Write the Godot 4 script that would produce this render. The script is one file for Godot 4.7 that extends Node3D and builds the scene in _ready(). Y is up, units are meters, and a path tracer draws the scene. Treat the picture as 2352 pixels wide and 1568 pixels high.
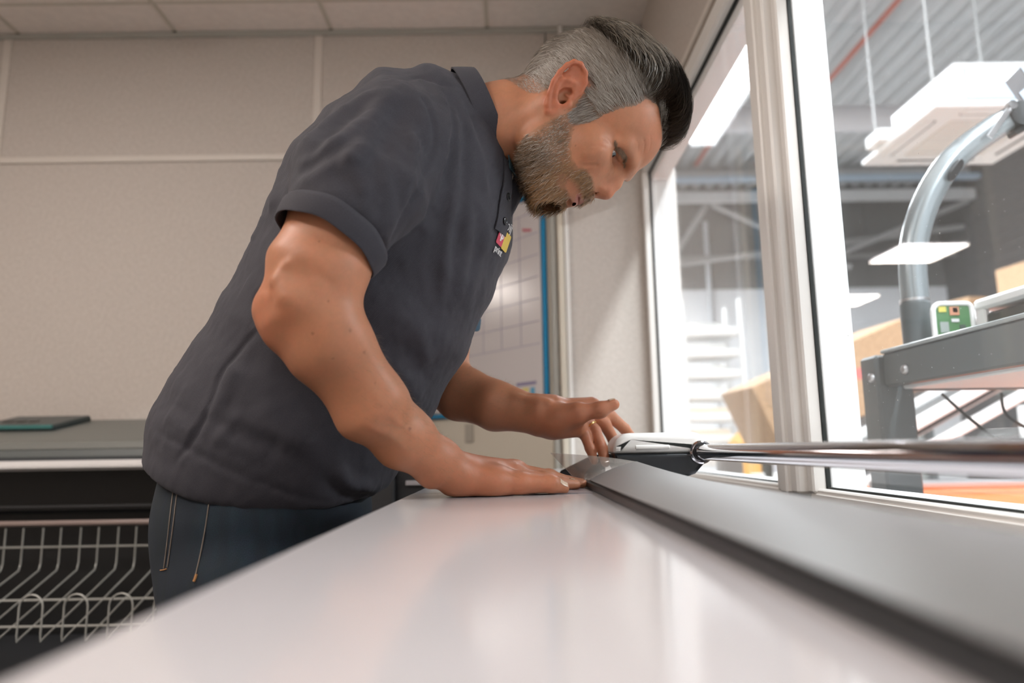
extends Node3D

# ------------------------------------------------------------------ mesh builder
class MB:
	var v := PackedVector3Array()
	var col := PackedColorArray()
	var tint := Color.WHITE
	var mark := 0
	func begin() -> void:
		mark = v.size()
	func orient() -> void:
		var c := Vector3.ZERO
		var n := v.size() - mark
		if n < 3:
			return
		for i in range(mark, v.size()):
			c += v[i]
		c /= n
		var vol := 0.0
		for i in range(mark, v.size(), 3):
			vol += (v[i] - c).dot((v[i + 1] - c).cross(v[i + 2] - c))
		if vol < 0.0:
			for i in range(mark, v.size(), 3):
				var t := v[i + 1]
				v[i + 1] = v[i + 2]
				v[i + 2] = t
	func tri(a: Vector3, b: Vector3, c: Vector3) -> void:
		v.append(a); v.append(b); v.append(c)
		col.append(tint); col.append(tint); col.append(tint)
	func quad(a: Vector3, b: Vector3, c: Vector3, d: Vector3) -> void:
		tri(a, b, c)
		tri(a, c, d)
	func box(c: Vector3, s: Vector3, bev := 0.0, bs := Basis.IDENTITY) -> MB:
		begin()
		var h := s * 0.5
		var b := minf(bev, minf(h.x, minf(h.y, h.z)) * 0.49)
		if b <= 0.0:
			var p: Array[Vector3] = []
			for i in 8:
				p.append(c + bs * Vector3(h.x if i & 1 else -h.x, h.y if i & 2 else -h.y, h.z if i & 4 else -h.z))
			quad(p[0], p[2], p[3], p[1]); quad(p[4], p[5], p[7], p[6]); quad(p[0], p[1], p[5], p[4])
			quad(p[2], p[6], p[7], p[3]); quad(p[0], p[4], p[6], p[2]); quad(p[1], p[3], p[7], p[5])
			orient()
			return self
		var f := func(sx: float, sy: float, sz: float, ax: int) -> Vector3:
			var q := Vector3(sx * (h.x - (0.0 if ax == 0 else b)), sy * (h.y - (0.0 if ax == 1 else b)), sz * (h.z - (0.0 if ax == 2 else b)))
			return c + bs * q
		for s1 in [-1.0, 1.0]:
			face(f.call(s1, -1, -1, 0), f.call(s1, 1, -1, 0), f.call(s1, 1, 1, 0), f.call(s1, -1, 1, 0), c)
			face(f.call(-1, s1, -1, 1), f.call(1, s1, -1, 1), f.call(1, s1, 1, 1), f.call(-1, s1, 1, 1), c)
			face(f.call(-1, -1, s1, 2), f.call(1, -1, s1, 2), f.call(1, 1, s1, 2), f.call(-1, 1, s1, 2), c)
			for s2 in [-1.0, 1.0]:
				face(f.call(s1, s2, -1, 0), f.call(s1, s2, 1, 0), f.call(s1, s2, 1, 1), f.call(s1, s2, -1, 1), c)
				face(f.call(s1, -1, s2, 0), f.call(s1, 1, s2, 0), f.call(s1, 1, s2, 2), f.call(s1, -1, s2, 2), c)
				face(f.call(-1, s1, s2, 1), f.call(1, s1, s2, 1), f.call(1, s1, s2, 2), f.call(-1, s1, s2, 2), c)
				for s3 in [-1.0, 1.0]:
					var a0: Vector3 = f.call(s1, s2, s3, 0)
					var a1: Vector3 = f.call(s1, s2, s3, 1)
					var a2: Vector3 = f.call(s1, s2, s3, 2)
					if (a1 - a0).cross(a2 - a0).dot(a0 - c) < 0.0:
						tri(a0, a2, a1)
					else:
						tri(a0, a1, a2)
		return self
	func face(a: Vector3, b: Vector3, c: Vector3, d: Vector3, inside: Vector3) -> void:
		if (b - a).cross(c - a).dot(a - inside) < 0.0:
			quad(a, d, c, b)
		else:
			quad(a, b, c, d)
	# a tube through points; r is a float or an array, squash flattens along "flat"
	func tube(pts: Array, r, sides := 10, caps := true, closed := false) -> MB:
		begin()
		var n := pts.size()
		var rings: Array = []
		var up := Vector3.ZERO
		for i in n:
			var p: Vector3 = pts[i]
			var t: Vector3
			if closed:
				t = (pts[(i + 1) % n] - pts[(i + n - 1) % n]).normalized()
			else:
				t = (pts[mini(i + 1, n - 1)] - pts[maxi(i - 1, 0)]).normalized()
			if up == Vector3.ZERO:
				up = t.cross(Vector3(0.13, 0.9, 0.31)).normalized()
			up = (up - t * up.dot(t)).normalized()
			var w := t.cross(up)
			var rad: float = r[i] if r is Array or r is PackedFloat32Array else r
			var ring := PackedVector3Array()
			for k in sides:
				var a := TAU * k / sides
				ring.append(p + (up * cos(a) + w * sin(a)) * rad)
			rings.append(ring)
		var m := n if closed else n - 1
		for i in m:
			var a: PackedVector3Array = rings[i]
			var b: PackedVector3Array = rings[(i + 1) % n]
			for k in sides:
				var k2 := (k + 1) % sides
				quad(a[k], a[k2], b[k2], b[k])
		if caps and not closed:
			for k in sides:
				tri(pts[0], rings[0][(k + 1) % sides], rings[0][k])
				tri(pts[n - 1], rings[n - 1][k], rings[n - 1][(k + 1) % sides])
		orient()
		return self
	# profile of Vector2(radius, along) spun round an axis
	func lathe(prof: Array, o: Vector3, axis: Vector3, seg := 24, capped := true) -> MB:
		begin()
		var t := axis.normalized()
		var u := t.cross(Vector3(0.21, 0.77, 0.35)).normalized()
		var w := t.cross(u)
		var n := prof.size()
		for i in n - 1:
			var p: Vector2 = prof[i]
			var q: Vector2 = prof[i + 1]
			for k in seg:
				var a0 := TAU * k / seg
				var a1 := TAU * (k + 1) / seg
				var d0 := u * cos(a0) + w * sin(a0)
				var d1 := u * cos(a1) + w * sin(a1)
				var A := o + t * p.y + d0 * p.x
				var B := o + t * p.y + d1 * p.x
				var C := o + t * q.y + d1 * q.x
				var D := o + t * q.y + d0 * q.x
				if p.x > 1e-6:
					tri(A, B, C)
				if q.x > 1e-6:
					tri(A, C, D)
		if capped:
			for e in [0, n - 1]:
				var p: Vector2 = prof[e]
				if p.x > 1e-6:
					for k in seg:
						var a0 := TAU * k / seg
						var a1 := TAU * (k + 1) / seg
						var A := o + t * p.y + (u * cos(a0) + w * sin(a0)) * p.x
						var B := o + t * p.y + (u * cos(a1) + w * sin(a1)) * p.x
						if e == 0:
							tri(o + t * p.y, B, A)
						else:
							tri(o + t * p.y, A, B)
		orient()
		return self
	# polygon in the x/y plane of xf, pushed along its z from 0 to depth, edges rounded by r
	func prism(poly: PackedVector2Array, depth: float, xf: Transform3D, r := 0.0, steps := 1) -> MB:
		begin()
		var p := poly.duplicate()
		if Geometry2D.is_polygon_clockwise(p):
			p.reverse()
		var n := p.size()
		var rings: Array = []
		var levels: Array = []
		if r > 0.0:
			for s in steps + 1:
				var a := PI / 2 * s / steps
				levels.append(Vector2(r * (1.0 - sin(a)), r * (1.0 - cos(a))))
			for s in range(steps, -1, -1):
				var a := PI / 2 * s / steps
				levels.append(Vector2(r * (1.0 - sin(a)), depth - r * (1.0 - cos(a))))
		else:
			levels = [Vector2(0, 0), Vector2(0, depth)]
		for L in levels:
			var ring := PackedVector3Array()
			for i in n:
				var a := p[(i + n - 1) % n]
				var b := p[i]
				var c := p[(i + 1) % n]
				var n1 := (b - a).normalized().orthogonal()
				var n2 := (c - b).normalized().orthogonal()
				var m := (n1 + n2)
				var q := b
				if m.length() > 1e-5:
					m = m.normalized()
					var k := clampf(1.0 / maxf(m.dot(n1), 0.4), 1.0, 2.5)
					q = b - m * (k * L.x)
				ring.append(xf * Vector3(q.x, q.y, L.y))
			rings.append(ring)
		for i in rings.size() - 1:
			for k in n:
				var k2 := (k + 1) % n
				quad(rings[i][k], rings[i][k2], rings[i + 1][k2], rings[i + 1][k])
		var idx := Geometry2D.triangulate_polygon(p)
		for i in range(0, idx.size(), 3):
			tri(rings[0][idx[i]], rings[0][idx[i + 2]], rings[0][idx[i + 1]])
			var e := rings.size() - 1
			tri(rings[e][idx[i]], rings[e][idx[i + 1]], rings[e][idx[i + 2]])
		orient()
		return self
	# a sheet: rows of equal length
	func sheet(rows: Array, thick := 0.0) -> MB:
		begin()
		var n := rows.size()
		var m: int = rows[0].size()
		if thick <= 0.0:
			for i in n - 1:
				for k in m - 1:
					quad(rows[i][k], rows[i][k + 1], rows[i + 1][k + 1], rows[i + 1][k])
			return self
		var top: Array = []
		var bot: Array = []
		for i in n:
			var ra: Array = []
			var rb: Array = []
			for k in m:
				var du: Vector3 = rows[mini(i + 1, n - 1)][k] - rows[maxi(i - 1, 0)][k]
				var dv: Vector3 = rows[i][mini(k + 1, m - 1)] - rows[i][maxi(k - 1, 0)]
				var nn := du.cross(dv).normalized() * thick * 0.5
				ra.append(rows[i][k] + nn)
				rb.append(rows[i][k] - nn)
			top.append(ra)
			bot.append(rb)
		for i in n - 1:
			for k in m - 1:
				quad(top[i][k], top[i + 1][k], top[i + 1][k + 1], top[i][k + 1])
				quad(bot[i][k], bot[i][k + 1], bot[i + 1][k + 1], bot[i + 1][k])
		for i in n - 1:
			quad(top[i][0], bot[i][0], bot[i + 1][0], top[i + 1][0])
			quad(top[i][m - 1], top[i + 1][m - 1], bot[i + 1][m - 1], bot[i][m - 1])
		for k in m - 1:
			quad(top[0][k], top[0][k + 1], bot[0][k + 1], bot[0][k])
			quad(top[n - 1][k], bot[n - 1][k], bot[n - 1][k + 1], top[n - 1][k + 1])
		orient()
		return self
	func mesh(crease := 35.0) -> ArrayMesh:
		var n := v.size()
		var fn := PackedVector3Array()
		fn.resize(n / 3)
		var at := {}
		for i in range(0, n, 3):
			var c := (v[i + 1] - v[i]).cross(v[i + 2] - v[i])
			fn[i / 3] = c
			for k in 3:
				var key := Vector3i((v[i + k] * 20000.0).round())
				if not at.has(key):
					at[key] = PackedInt32Array()
				at[key].append(i / 3)
		var cs := cos(deg_to_rad(crease))
		var nv := PackedVector3Array()
		nv.resize(n)
		for i in range(0, n, 3):
			var me := fn[i / 3].normalized()
			for k in 3:
				var key := Vector3i((v[i + k] * 20000.0).round())
				var s := Vector3.ZERO
				for f in at[key]:
					var o: Vector3 = fn[f]
					if o.normalized().dot(me) >= cs:
						s += o
				nv[i + k] = s.normalized() if s.length() > 0.0 else me
		var idx := PackedInt32Array()
		idx.resize(n)
		for i in range(0, n, 3):
			idx[i] = i
			idx[i + 1] = i + 2
			idx[i + 2] = i + 1
		var arr := []
		arr.resize(Mesh.ARRAY_MAX)
		arr[Mesh.ARRAY_VERTEX] = v
		arr[Mesh.ARRAY_NORMAL] = nv
		arr[Mesh.ARRAY_COLOR] = col
		arr[Mesh.ARRAY_INDEX] = idx
		var m := ArrayMesh.new()
		m.add_surface_from_arrays(Mesh.PRIMITIVE_TRIANGLES, arr)
		return m

# ------------------------------------------------------------------ solid bodies from smoothly joined bones
class Sdf:
	var n := 0
	var kind := PackedInt32Array()
	var op := PackedInt32Array()
	var kk := PackedFloat32Array()
	var A := PackedVector3Array()
	var AB := PackedVector3Array()
	var il := PackedFloat32Array()
	var N := PackedVector3Array()
	var M := PackedVector3Array()
	var T := PackedVector3Array()
	var a0 := PackedFloat32Array()
	var a1 := PackedFloat32Array()
	var b0 := PackedFloat32Array()
	var b1 := PackedFloat32Array()
	var c0 := PackedFloat32Array()
	var bc := PackedVector3Array()
	var br := PackedFloat32Array()
	var r2 := PackedFloat32Array()
	func _add(kd: int, o: int, k: float, pa: Vector3, pab: Vector3, nn: Vector3, mm: Vector3, tt: Vector3, ra0: float, ra1: float, rb0: float, rb1: float, rc: float) -> void:
		kind.append(kd); op.append(o); kk.append(maxf(k, 1e-5)); A.append(pa); AB.append(pab)
		var l2 := pab.length_squared()
		il.append(1.0 / l2 if l2 > 1e-12 else 0.0)
		N.append(nn); M.append(mm); T.append(tt)
		a0.append(ra0); a1.append(ra1); b0.append(rb0); b1.append(rb1); c0.append(rc)
		bc.append(pa + pab * 0.5)
		br.append(pab.length() * 0.5 + maxf(maxf(ra0, ra1), maxf(maxf(rb0, rb1), rc)))
		r2.append(pow(br[n] + maxf(k, 1e-5) * 0.9 + 0.012, 2.0))
		n += 1
	func bone(a: Vector3, b: Vector3, r0: float, r1: float, k := 0.01, o := 0) -> void:
		_add(0, o, k, a, b - a, Vector3.RIGHT, Vector3.UP, Vector3.BACK, r0, r1, r0, r1, maxf(r0, r1))
	# a bone whose section is an ellipse: radius ra along nn, rb across it
	func flat(a: Vector3, b: Vector3, nn: Vector3, ra0: float, rb0: float, ra1: float, rb1: float, k := 0.01, o := 0, cap := 0.7) -> void:
		var t := (b - a).normalized()
		var q := (nn - t * nn.dot(t)).normalized()
		_add(1, o, k, a, b - a, q, t.cross(q), t, ra0, ra1, rb0, rb1, cap)
	func ell(c: Vector3, x: Vector3, y: Vector3, z: Vector3, r: Vector3, k := 0.01, o := 0) -> void:
		_add(2, o, k, c, Vector3.ZERO, x, y, z, r.x, r.x, r.y, r.y, r.z)
	# keep only what lies behind the plane (against nn)
	func cut(p: Vector3, nn: Vector3, k := 0.002) -> void:
		_add(3, 2, k, p, Vector3.ZERO, nn.normalized(), Vector3.UP, Vector3.BACK, 0, 0, 0, 0, 0)
		br[n - 1] = 1e9
		r2[n - 1] = 1e18
	func dist1(i: int, p: Vector3) -> float:
		var kd := kind[i]
		if kd == 0:
			var pa := p - A[i]
			var t := clampf(pa.dot(AB[i]) * il[i], 0.0, 1.0)
			return (pa - AB[i] * t).length() - (a0[i] + (a1[i] - a0[i]) * t)
		if kd == 3:
			return (p - A[i]).dot(N[i])
		var q := p - A[i]
		var ra := a0[i]
		var rb := b0[i]
		if kd == 1:
			var t := clampf(q.dot(AB[i]) * il[i], 0.0, 1.0)
			q -= AB[i] * t
			ra += (a1[i] - ra) * t
			rb += (b1[i] - rb) * t
		var rc := c0[i]
		if kd == 1:
			rc *= minf(ra, rb)
		var u := q.dot(N[i]) / ra
		var w := q.dot(M[i]) / rb
		var s := q.dot(T[i]) / rc
		var k0 := sqrt(u * u + w * w + s * s)
		u /= ra
		w /= rb
		s /= rc
		var k1 := sqrt(u * u + w * w + s * s)
		if k1 < 1e-7:
			return -minf(ra, minf(rb, rc))
		return k0 * (k0 - 1.0) / k1
	func at(p: Vector3, list: PackedInt32Array) -> float:
		var d := 1.0
		for i in list:
			if p.distance_squared_to(bc[i]) > r2[i]:   # the same choice for every block that asks
				continue
			var e := dist1(i, p)
			var k := kk[i]
			var o := op[i]
			if o == 0:
				var h := k - absf(d - e)
				d = minf(d, e)
				if h > 0.0:
					d -= h * h / (4.0 * k)
			else:
				if o == 1:
					e = -e
				var h := k - absf(d - e)
				d = maxf(d, e)
				if h > 0.0:
					d += h * h / (4.0 * k)
		return d
	func near(c: Vector3, reach: float, from: PackedInt32Array) -> PackedInt32Array:
		var l := PackedInt32Array()
		for i in from:
			if c.distance_to(bc[i]) < br[i] + reach + kk[i] * 0.9 + 0.012:
				l.append(i)
		return l
	func everything() -> PackedInt32Array:
		return PackedInt32Array(range(n))
	func dist(p: Vector3) -> float:
		return at(p, near(p, 0.03, everything()))
	func grad(p: Vector3, e := 0.0008) -> Vector3:
		var l := near(p, 0.02, everything())
		return Vector3(at(p + Vector3(e, 0, 0), l) - at(p - Vector3(e, 0, 0), l), at(p + Vector3(0, e, 0), l) - at(p - Vector3(0, e, 0), l), at(p + Vector3(0, 0, e), l) - at(p - Vector3(0, 0, e), l)).normalized()
	func onto(p: Vector3, off := 0.0) -> Vector3:
		for i in 4:
			p -= grad(p) * (dist(p) - off)
		return p
	# first hit of a ray, or null
	func hit(o: Vector3, d: Vector3, far := 3.0) -> Variant:
		d = d.normalized()
		var t := 0.0
		var all := everything()
		for i in 160:
			var p := o + d * t
			var e := at(p, all)
			if e < 0.0004:
				return p
			t += clampf(e * 0.8, 0.0006, 0.2)
			if t > far:
				return null
		return null
	# ---- surface nets, worked out in small blocks by several threads
	var _cell := 0.0
	var _lo := Vector3.ZERO
	var _dim := Vector3i.ZERO
	var _blocks: Array = []
	var _res: Array = []
	const BB := 16
	const LL := 4
	func _work(bi: int) -> void:
		var b: Vector3i = _blocks[bi]
		var c := _cell
		var half := 0.87 * BB * c
		var mid := _lo + (Vector3(b) * BB + Vector3.ONE * (BB * 0.5)) * c
		var list := near(mid, half, everything())
		var out := {"keys": PackedInt64Array(), "pos": PackedVector3Array(), "quads": PackedInt64Array()}
		_res[bi] = out
		if list.is_empty() or absf(at(mid, list)) > half * 1.6 + 0.03:
			return
		var keys: PackedInt64Array = out.keys
		var pos: PackedVector3Array = out.pos
		var quads: PackedInt64Array = out.quads
		var lh := 0.87 * LL * c
		var val := PackedFloat32Array()
		var S := LL + 1
		val.resize(S * S * S)
		for lx in BB / LL:
			for ly in BB / LL:
				for lz in BB / LL:
					var base := b * BB + Vector3i(lx, ly, lz) * LL
					var org := _lo + Vector3(base) * c
					var lm := org + Vector3.ONE * (LL * 0.5 * c)
					var l2 := near(lm, lh, list)
					if l2.is_empty() or absf(at(lm, l2)) > lh * 1.4 + 0.002:
						continue
					var any_in := false
					var any_out := false
					var q := 0
					for z in S:
						for y in S:
							for x in S:
								var e := at(org + Vector3(x, y, z) * c, l2)
								val[q] = e
								q += 1
								if e < 0.0:
									any_in = true
								else:
									any_out = true
					if not (any_in and any_out):
						continue
					for z in LL:
						for y in LL:
							for x in LL:
								var i0 := x + S * (y + S * z)
								var e0 := val[i0]
								var e1 := val[i0 + 1]
								var e2 := val[i0 + S]
								var e3 := val[i0 + S + 1]
								var e4 := val[i0 + S * S]
								var e5 := val[i0 + S * S + 1]
								var e6 := val[i0 + S * S + S]
								var e7 := val[i0 + S * S + S + 1]
								var m := int(e0 < 0.0) + int(e1 < 0.0) + int(e2 < 0.0) + int(e3 < 0.0) + int(e4 < 0.0) + int(e5 < 0.0) + int(e6 < 0.0) + int(e7 < 0.0)
								if m == 0 or m == 8:
									continue
								var s := Vector3.ZERO
								var cnt := 0
								if (e0 < 0.0) != (e1 < 0.0):
									s += Vector3(e0 / (e0 - e1), 0, 0); cnt += 1
								if (e2 < 0.0) != (e3 < 0.0):
									s += Vector3(e2 / (e2 - e3), 1, 0); cnt += 1
								if (e4 < 0.0) != (e5 < 0.0):
									s += Vector3(e4 / (e4 - e5), 0, 1); cnt += 1
								if (e6 < 0.0) != (e7 < 0.0):
									s += Vector3(e6 / (e6 - e7), 1, 1); cnt += 1
								if (e0 < 0.0) != (e2 < 0.0):
									s += Vector3(0, e0 / (e0 - e2), 0); cnt += 1
								if (e1 < 0.0) != (e3 < 0.0):
									s += Vector3(1, e1 / (e1 - e3), 0); cnt += 1
								if (e4 < 0.0) != (e6 < 0.0):
									s += Vector3(0, e4 / (e4 - e6), 1); cnt += 1
								if (e5 < 0.0) != (e7 < 0.0):
									s += Vector3(1, e5 / (e5 - e7), 1); cnt += 1
								if (e0 < 0.0) != (e4 < 0.0):
									s += Vector3(0, 0, e0 / (e0 - e4)); cnt += 1
								if (e1 < 0.0) != (e5 < 0.0):
									s += Vector3(1, 0, e1 / (e1 - e5)); cnt += 1
								if (e2 < 0.0) != (e6 < 0.0):
									s += Vector3(0, 1, e2 / (e2 - e6)); cnt += 1
								if (e3 < 0.0) != (e7 < 0.0):
									s += Vector3(1, 1, e3 / (e3 - e7)); cnt += 1
								var gx := base.x + x
								var gy := base.y + y
								var gz := base.z + z
								var key := gx + 4096 * (gy + 4096 * gz)
								keys.append(key)
								pos.append(org + (Vector3(x, y, z) + s / cnt) * c)
								if (e0 < 0.0) != (e1 < 0.0):
									quads.append(key * 8 + (0 if e0 < 0.0 else 4))
								if (e0 < 0.0) != (e2 < 0.0):
									quads.append(key * 8 + (1 if e0 < 0.0 else 5))
								if (e0 < 0.0) != (e4 < 0.0):
									quads.append(key * 8 + (2 if e0 < 0.0 else 6))
		out.keys = keys
		out.pos = pos
		out.quads = quads
	# returns {v, idx}; keep(p) may drop faces
	func skin(cell: float, lo: Vector3, hi: Vector3) -> Dictionary:
		_cell = cell
		_lo = lo
		_dim = Vector3i(((hi - lo) / (cell * BB)).ceil())
		_blocks = []
		for x in _dim.x:
			for y in _dim.y:
				for z in _dim.z:
					_blocks.append(Vector3i(x, y, z))
		_res = []
		_res.resize(_blocks.size())
		var id := WorkerThreadPool.add_group_task(_work, _blocks.size())
		WorkerThreadPool.wait_for_group_task_completion(id)
		var at_key := {}
		var v := PackedVector3Array()
		for r in _res:
			for i in r.keys.size():
				at_key[r.keys[i]] = v.size()
				v.append(r.pos[i])
		var idx := PackedInt32Array()
		var step := [1, 4096, 4096 * 4096]
		for r in _res:
			for w in r.quads:
				var key: int = w / 8
				var f: int = w % 8
				var ax := f % 4
				var flip := f >= 4
				var s1: int = step[(ax + 1) % 3]
				var s2: int = step[(ax + 2) % 3]
				var ks := [key, key - s1, key - s1 - s2, key - s2]
				var q4 := PackedInt32Array([-1, -1, -1, -1])
				var sum := Vector3.ZERO
				var have := 0
				for h in 4:
					q4[h] = at_key.get(ks[h], -1)
					if q4[h] >= 0:
						sum += v[q4[h]]
						have += 1
				if have < 2:
					continue
				if have < 4:   # a neighbouring block saw the corner on the other side: close the gap
					for h in 4:
						if q4[h] < 0:
							q4[h] = v.size()
							at_key[ks[h]] = v.size()
							v.append(sum / have)
				var A1 := q4[0]
				var B1 := q4[1]
				var C1 := q4[2]
				var D1 := q4[3]
				if flip:
					idx.append_array([A1, B1, C1, A1, C1, D1])
				else:
					idx.append_array([A1, C1, B1, A1, D1, C1])
		_res = []
		return {"v": v, "idx": idx}

static func face_normals(v: PackedVector3Array, idx: PackedInt32Array) -> PackedVector3Array:
	var nv := PackedVector3Array()
	nv.resize(v.size())
	for i in range(0, idx.size(), 3):
		var a := idx[i]
		var b := idx[i + 1]
		var c := idx[i + 2]
		var f := (v[c] - v[a]).cross(v[b] - v[a])
		nv[a] += f
		nv[b] += f
		nv[c] += f
	for i in nv.size():
		nv[i] = nv[i].normalized()
	return nv

# one round of smoothing over the edges
static func relax(v: PackedVector3Array, idx: PackedInt32Array, share := 0.5) -> PackedVector3Array:
	var s := PackedVector3Array()
	s.resize(v.size())
	var c := PackedInt32Array()
	c.resize(v.size())
	for i in range(0, idx.size(), 3):
		for k in 3:
			var a := idx[i + k]
			var b := idx[i + (k + 1) % 3]
			s[a] += v[b]
			c[a] += 1
			s[b] += v[a]
			c[b] += 1
	var o := v.duplicate()
	for i in v.size():
		if c[i] > 0:
			o[i] = v[i].lerp(s[i] / c[i], share)
	return o

# several rounds of smoothing, weighted by w(p)
static func relax_where(v: PackedVector3Array, idx: PackedInt32Array, rounds: int, w: Callable) -> PackedVector3Array:
	var share := PackedFloat32Array()
	share.resize(v.size())
	for i in v.size():
		share[i] = w.call(v[i])
	for r in rounds:
		var o := relax(v, idx, 1.0)
		for i in v.size():
			if share[i] > 0.0:
				v[i] = v[i].lerp(o[i], share[i])
	return v

func mesh_of(v: PackedVector3Array, nv: PackedVector3Array, col: PackedColorArray, idx: PackedInt32Array) -> ArrayMesh:
	var arr := []
	arr.resize(Mesh.ARRAY_MAX)
	arr[Mesh.ARRAY_VERTEX] = v
	arr[Mesh.ARRAY_NORMAL] = nv
	if col.size():
		arr[Mesh.ARRAY_COLOR] = col
	arr[Mesh.ARRAY_INDEX] = idx
	var m := ArrayMesh.new()
	m.add_surface_from_arrays(Mesh.PRIMITIVE_TRIANGLES, arr)
	return m

# ------------------------------------------------------------------ nodes and materials
var used := {}
func numbered(called: String) -> String:
	if not used.has(called):
		used[called] = 0
		return called
	used[called] += 1
	return "%s_%03d" % [called, used[called]]

func thing(called: String, label: String, category: String, at := Vector3.ZERO, group := "") -> Node3D:
	var o := Node3D.new()
	o.name = numbered(called)
	add_child(o)
	o.position = at
	o.set_meta("label", label)
	o.set_meta("category", category)
	if group:
		o.set_meta("group", group)
	return o

func struct(called: String, at := Vector3.ZERO) -> Node3D:
	var o := Node3D.new()
	o.name = called
	add_child(o)
	o.position = at
	o.set_meta("kind", "structure")
	return o

# mesh built in world axes, hung under parent (whose place is taken off)
func part(called: String, m, mat: Material, parent: Node3D = null, crease := 35.0) -> MeshInstance3D:
	var o := MeshInstance3D.new()
	o.name = called
	if m is MB:
		o.mesh = m.mesh(crease)
	else:
		o.mesh = m
	o.material_override = null
	o.set_surface_override_material(0, mat)
	if parent == null:
		o.name = numbered(called)
		add_child(o, true)
	else:
		parent.add_child(o, true)
		o.position = -world_of(parent)
	return o

func world_of(n: Node3D) -> Vector3:
	var p := Vector3.ZERO
	var c: Node = n
	while c is Node3D and c != self:
		p += c.position
		c = c.get_parent()
	return p

func one(called: String, m: MB, mat: Material, label: String, category: String, group := "", crease := 35.0) -> MeshInstance3D:
	var o := part(called, m, mat, null, crease)
	o.set_meta("label", label)
	o.set_meta("category", category)
	if group:
		o.set_meta("group", group)
	return o

func mat(r: float, g: float, b: float, rough := 0.6, metal := 0.0) -> StandardMaterial3D:
	var m := StandardMaterial3D.new()
	m.albedo_color = Color(r, g, b).linear_to_srgb()   # r, g, b are real-world base colours
	m.roughness = rough
	m.metallic = metal
	return m

func noise_tex(freq: float, size := 512, seed_ := 1, octaves := 4, as_normal := false, bump := 4.0) -> NoiseTexture2D:
	var f := FastNoiseLite.new()
	f.seed = seed_
	f.frequency = freq
	f.fractal_octaves = octaves
	var t := NoiseTexture2D.new()
	t.width = size
	t.height = size
	t.seamless = true
	t.noise = f
	t.as_normal_map = as_normal
	t.bump_strength = bump
	return t

func ramp_tex(freq: float, lo: Color, hi: Color, size := 512, seed_ := 1, octaves := 4) -> NoiseTexture2D:
	var t := noise_tex(freq, size, seed_, octaves)
	var g := Gradient.new()
	g.set_color(0, lo)
	g.set_color(1, hi)
	t.color_ramp = g
	return t

func triplanar(m: StandardMaterial3D, scale: float, sharp := 4.0) -> void:
	m.uv1_triplanar = true
	m.uv1_world_triplanar = true
	m.uv1_triplanar_sharpness = sharp
	m.uv1_scale = Vector3.ONE * scale

func smooth_path(p: Array, n: int) -> Array:
	var out: Array = []
	var m := p.size()
	for i in m - 1:
		for k in n:
			var t := float(k) / n
			var a: Vector3 = p[maxi(i - 1, 0)]
			var b: Vector3 = p[i]
			var c: Vector3 = p[i + 1]
			var d: Vector3 = p[mini(i + 2, m - 1)]
			out.append(0.5 * ((2.0 * b) + (c - a) * t + (2.0 * a - 5.0 * b + 4.0 * c - d) * t * t + (3.0 * b - a - 3.0 * c + d) * t * t * t))
	out.append(p[m - 1])
	return out

func rounded(x0: float, y0: float, x1: float, y1: float, r: Array, seg := 6) -> PackedVector2Array:
	# corners: bottom left, bottom right, top right, top left
	var out := PackedVector2Array()
	var cs := [Vector2(x0 + r[0], y0 + r[0]), Vector2(x1 - r[1], y0 + r[1]), Vector2(x1 - r[2], y1 - r[2]), Vector2(x0 + r[3], y1 - r[3])]
	for q in 4:
		var st: float = PI + q * PI / 2
		for k in seg + 1:
			var a := st + PI / 2 * k / seg
			out.append(cs[q] + Vector2(cos(a), sin(a)) * r[q])
			if r[q] <= 0.0:
				break
	return out

# ------------------------------------------------------------------ the scene
var M := {}

func _ready() -> void:
	# camera: a 24 mm lens just above the cutting board, tilted up a little
	var cam := Camera3D.new()
	cam.name = "camera"
	add_child(cam)
	cam.position = Vector3(0, 1.013, 0)
	cam.rotation_degrees = Vector3(8.74, -0.29, -0.9)
	cam.fov = rad_to_deg(2.0 * atan(784.0 / 1600.0))
	cam.near = 0.02
	cam.far = 60.0
	var at := CameraAttributesPhysical.new()
	at.frustum_focal_length = 24.4898   # 52.2 degrees over a 24 mm high frame
	at.frustum_near = 0.02
	at.frustum_far = 60.0
	at.exposure_aperture = 2.8
	at.frustum_focus_distance = 0.95
	cam.attributes = at
	# outside the windowless building there is nothing to see: a dim even sky
	var we := WorldEnvironment.new()
	var e := Environment.new()
	e.background_mode = Environment.BG_COLOR
	e.background_color = Color(0.05, 0.05, 0.055)
	e.tonemap_mode = Environment.TONE_MAPPER_LINEAR
	e.tonemap_exposure = 2.8
	e.sdfgi_enabled = true
	e.ssao_enabled = true
	e.ssil_enabled = true
	we.environment = e
	we.name = "world_environment"
	add_child(we)
	# office ceiling panels (x, z of the middle, strength)
	for p in office_lamps:
		ceiling_panel_light(Vector3(p[0], 2.585, p[1]), Vector2(0.54, 0.54), p[2], Color(1.0, 0.955, 0.91))
	# hall lights: rows of long fittings under the roof
	for p in hall_lamps:
		area(p[0] + Vector3(0, -0.06, 0), p[1], p[2], Color(0.95, 0.98, 1.0))
	materials()
	build_room()
	build_window()
	build_hall()
	build_hall_things()
	build_board()
	build_printer()
	build_man()

var office_lamps := [[-1.544, 0.43, 1.20], [-0.36, 1.63, 0.30], [-1.544, -0.77, 0.60], [-2.42, -5.70, 1.0], [-2.70, -7.62, 1.0], [-4.12, -3.58, 1.0]]

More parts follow.
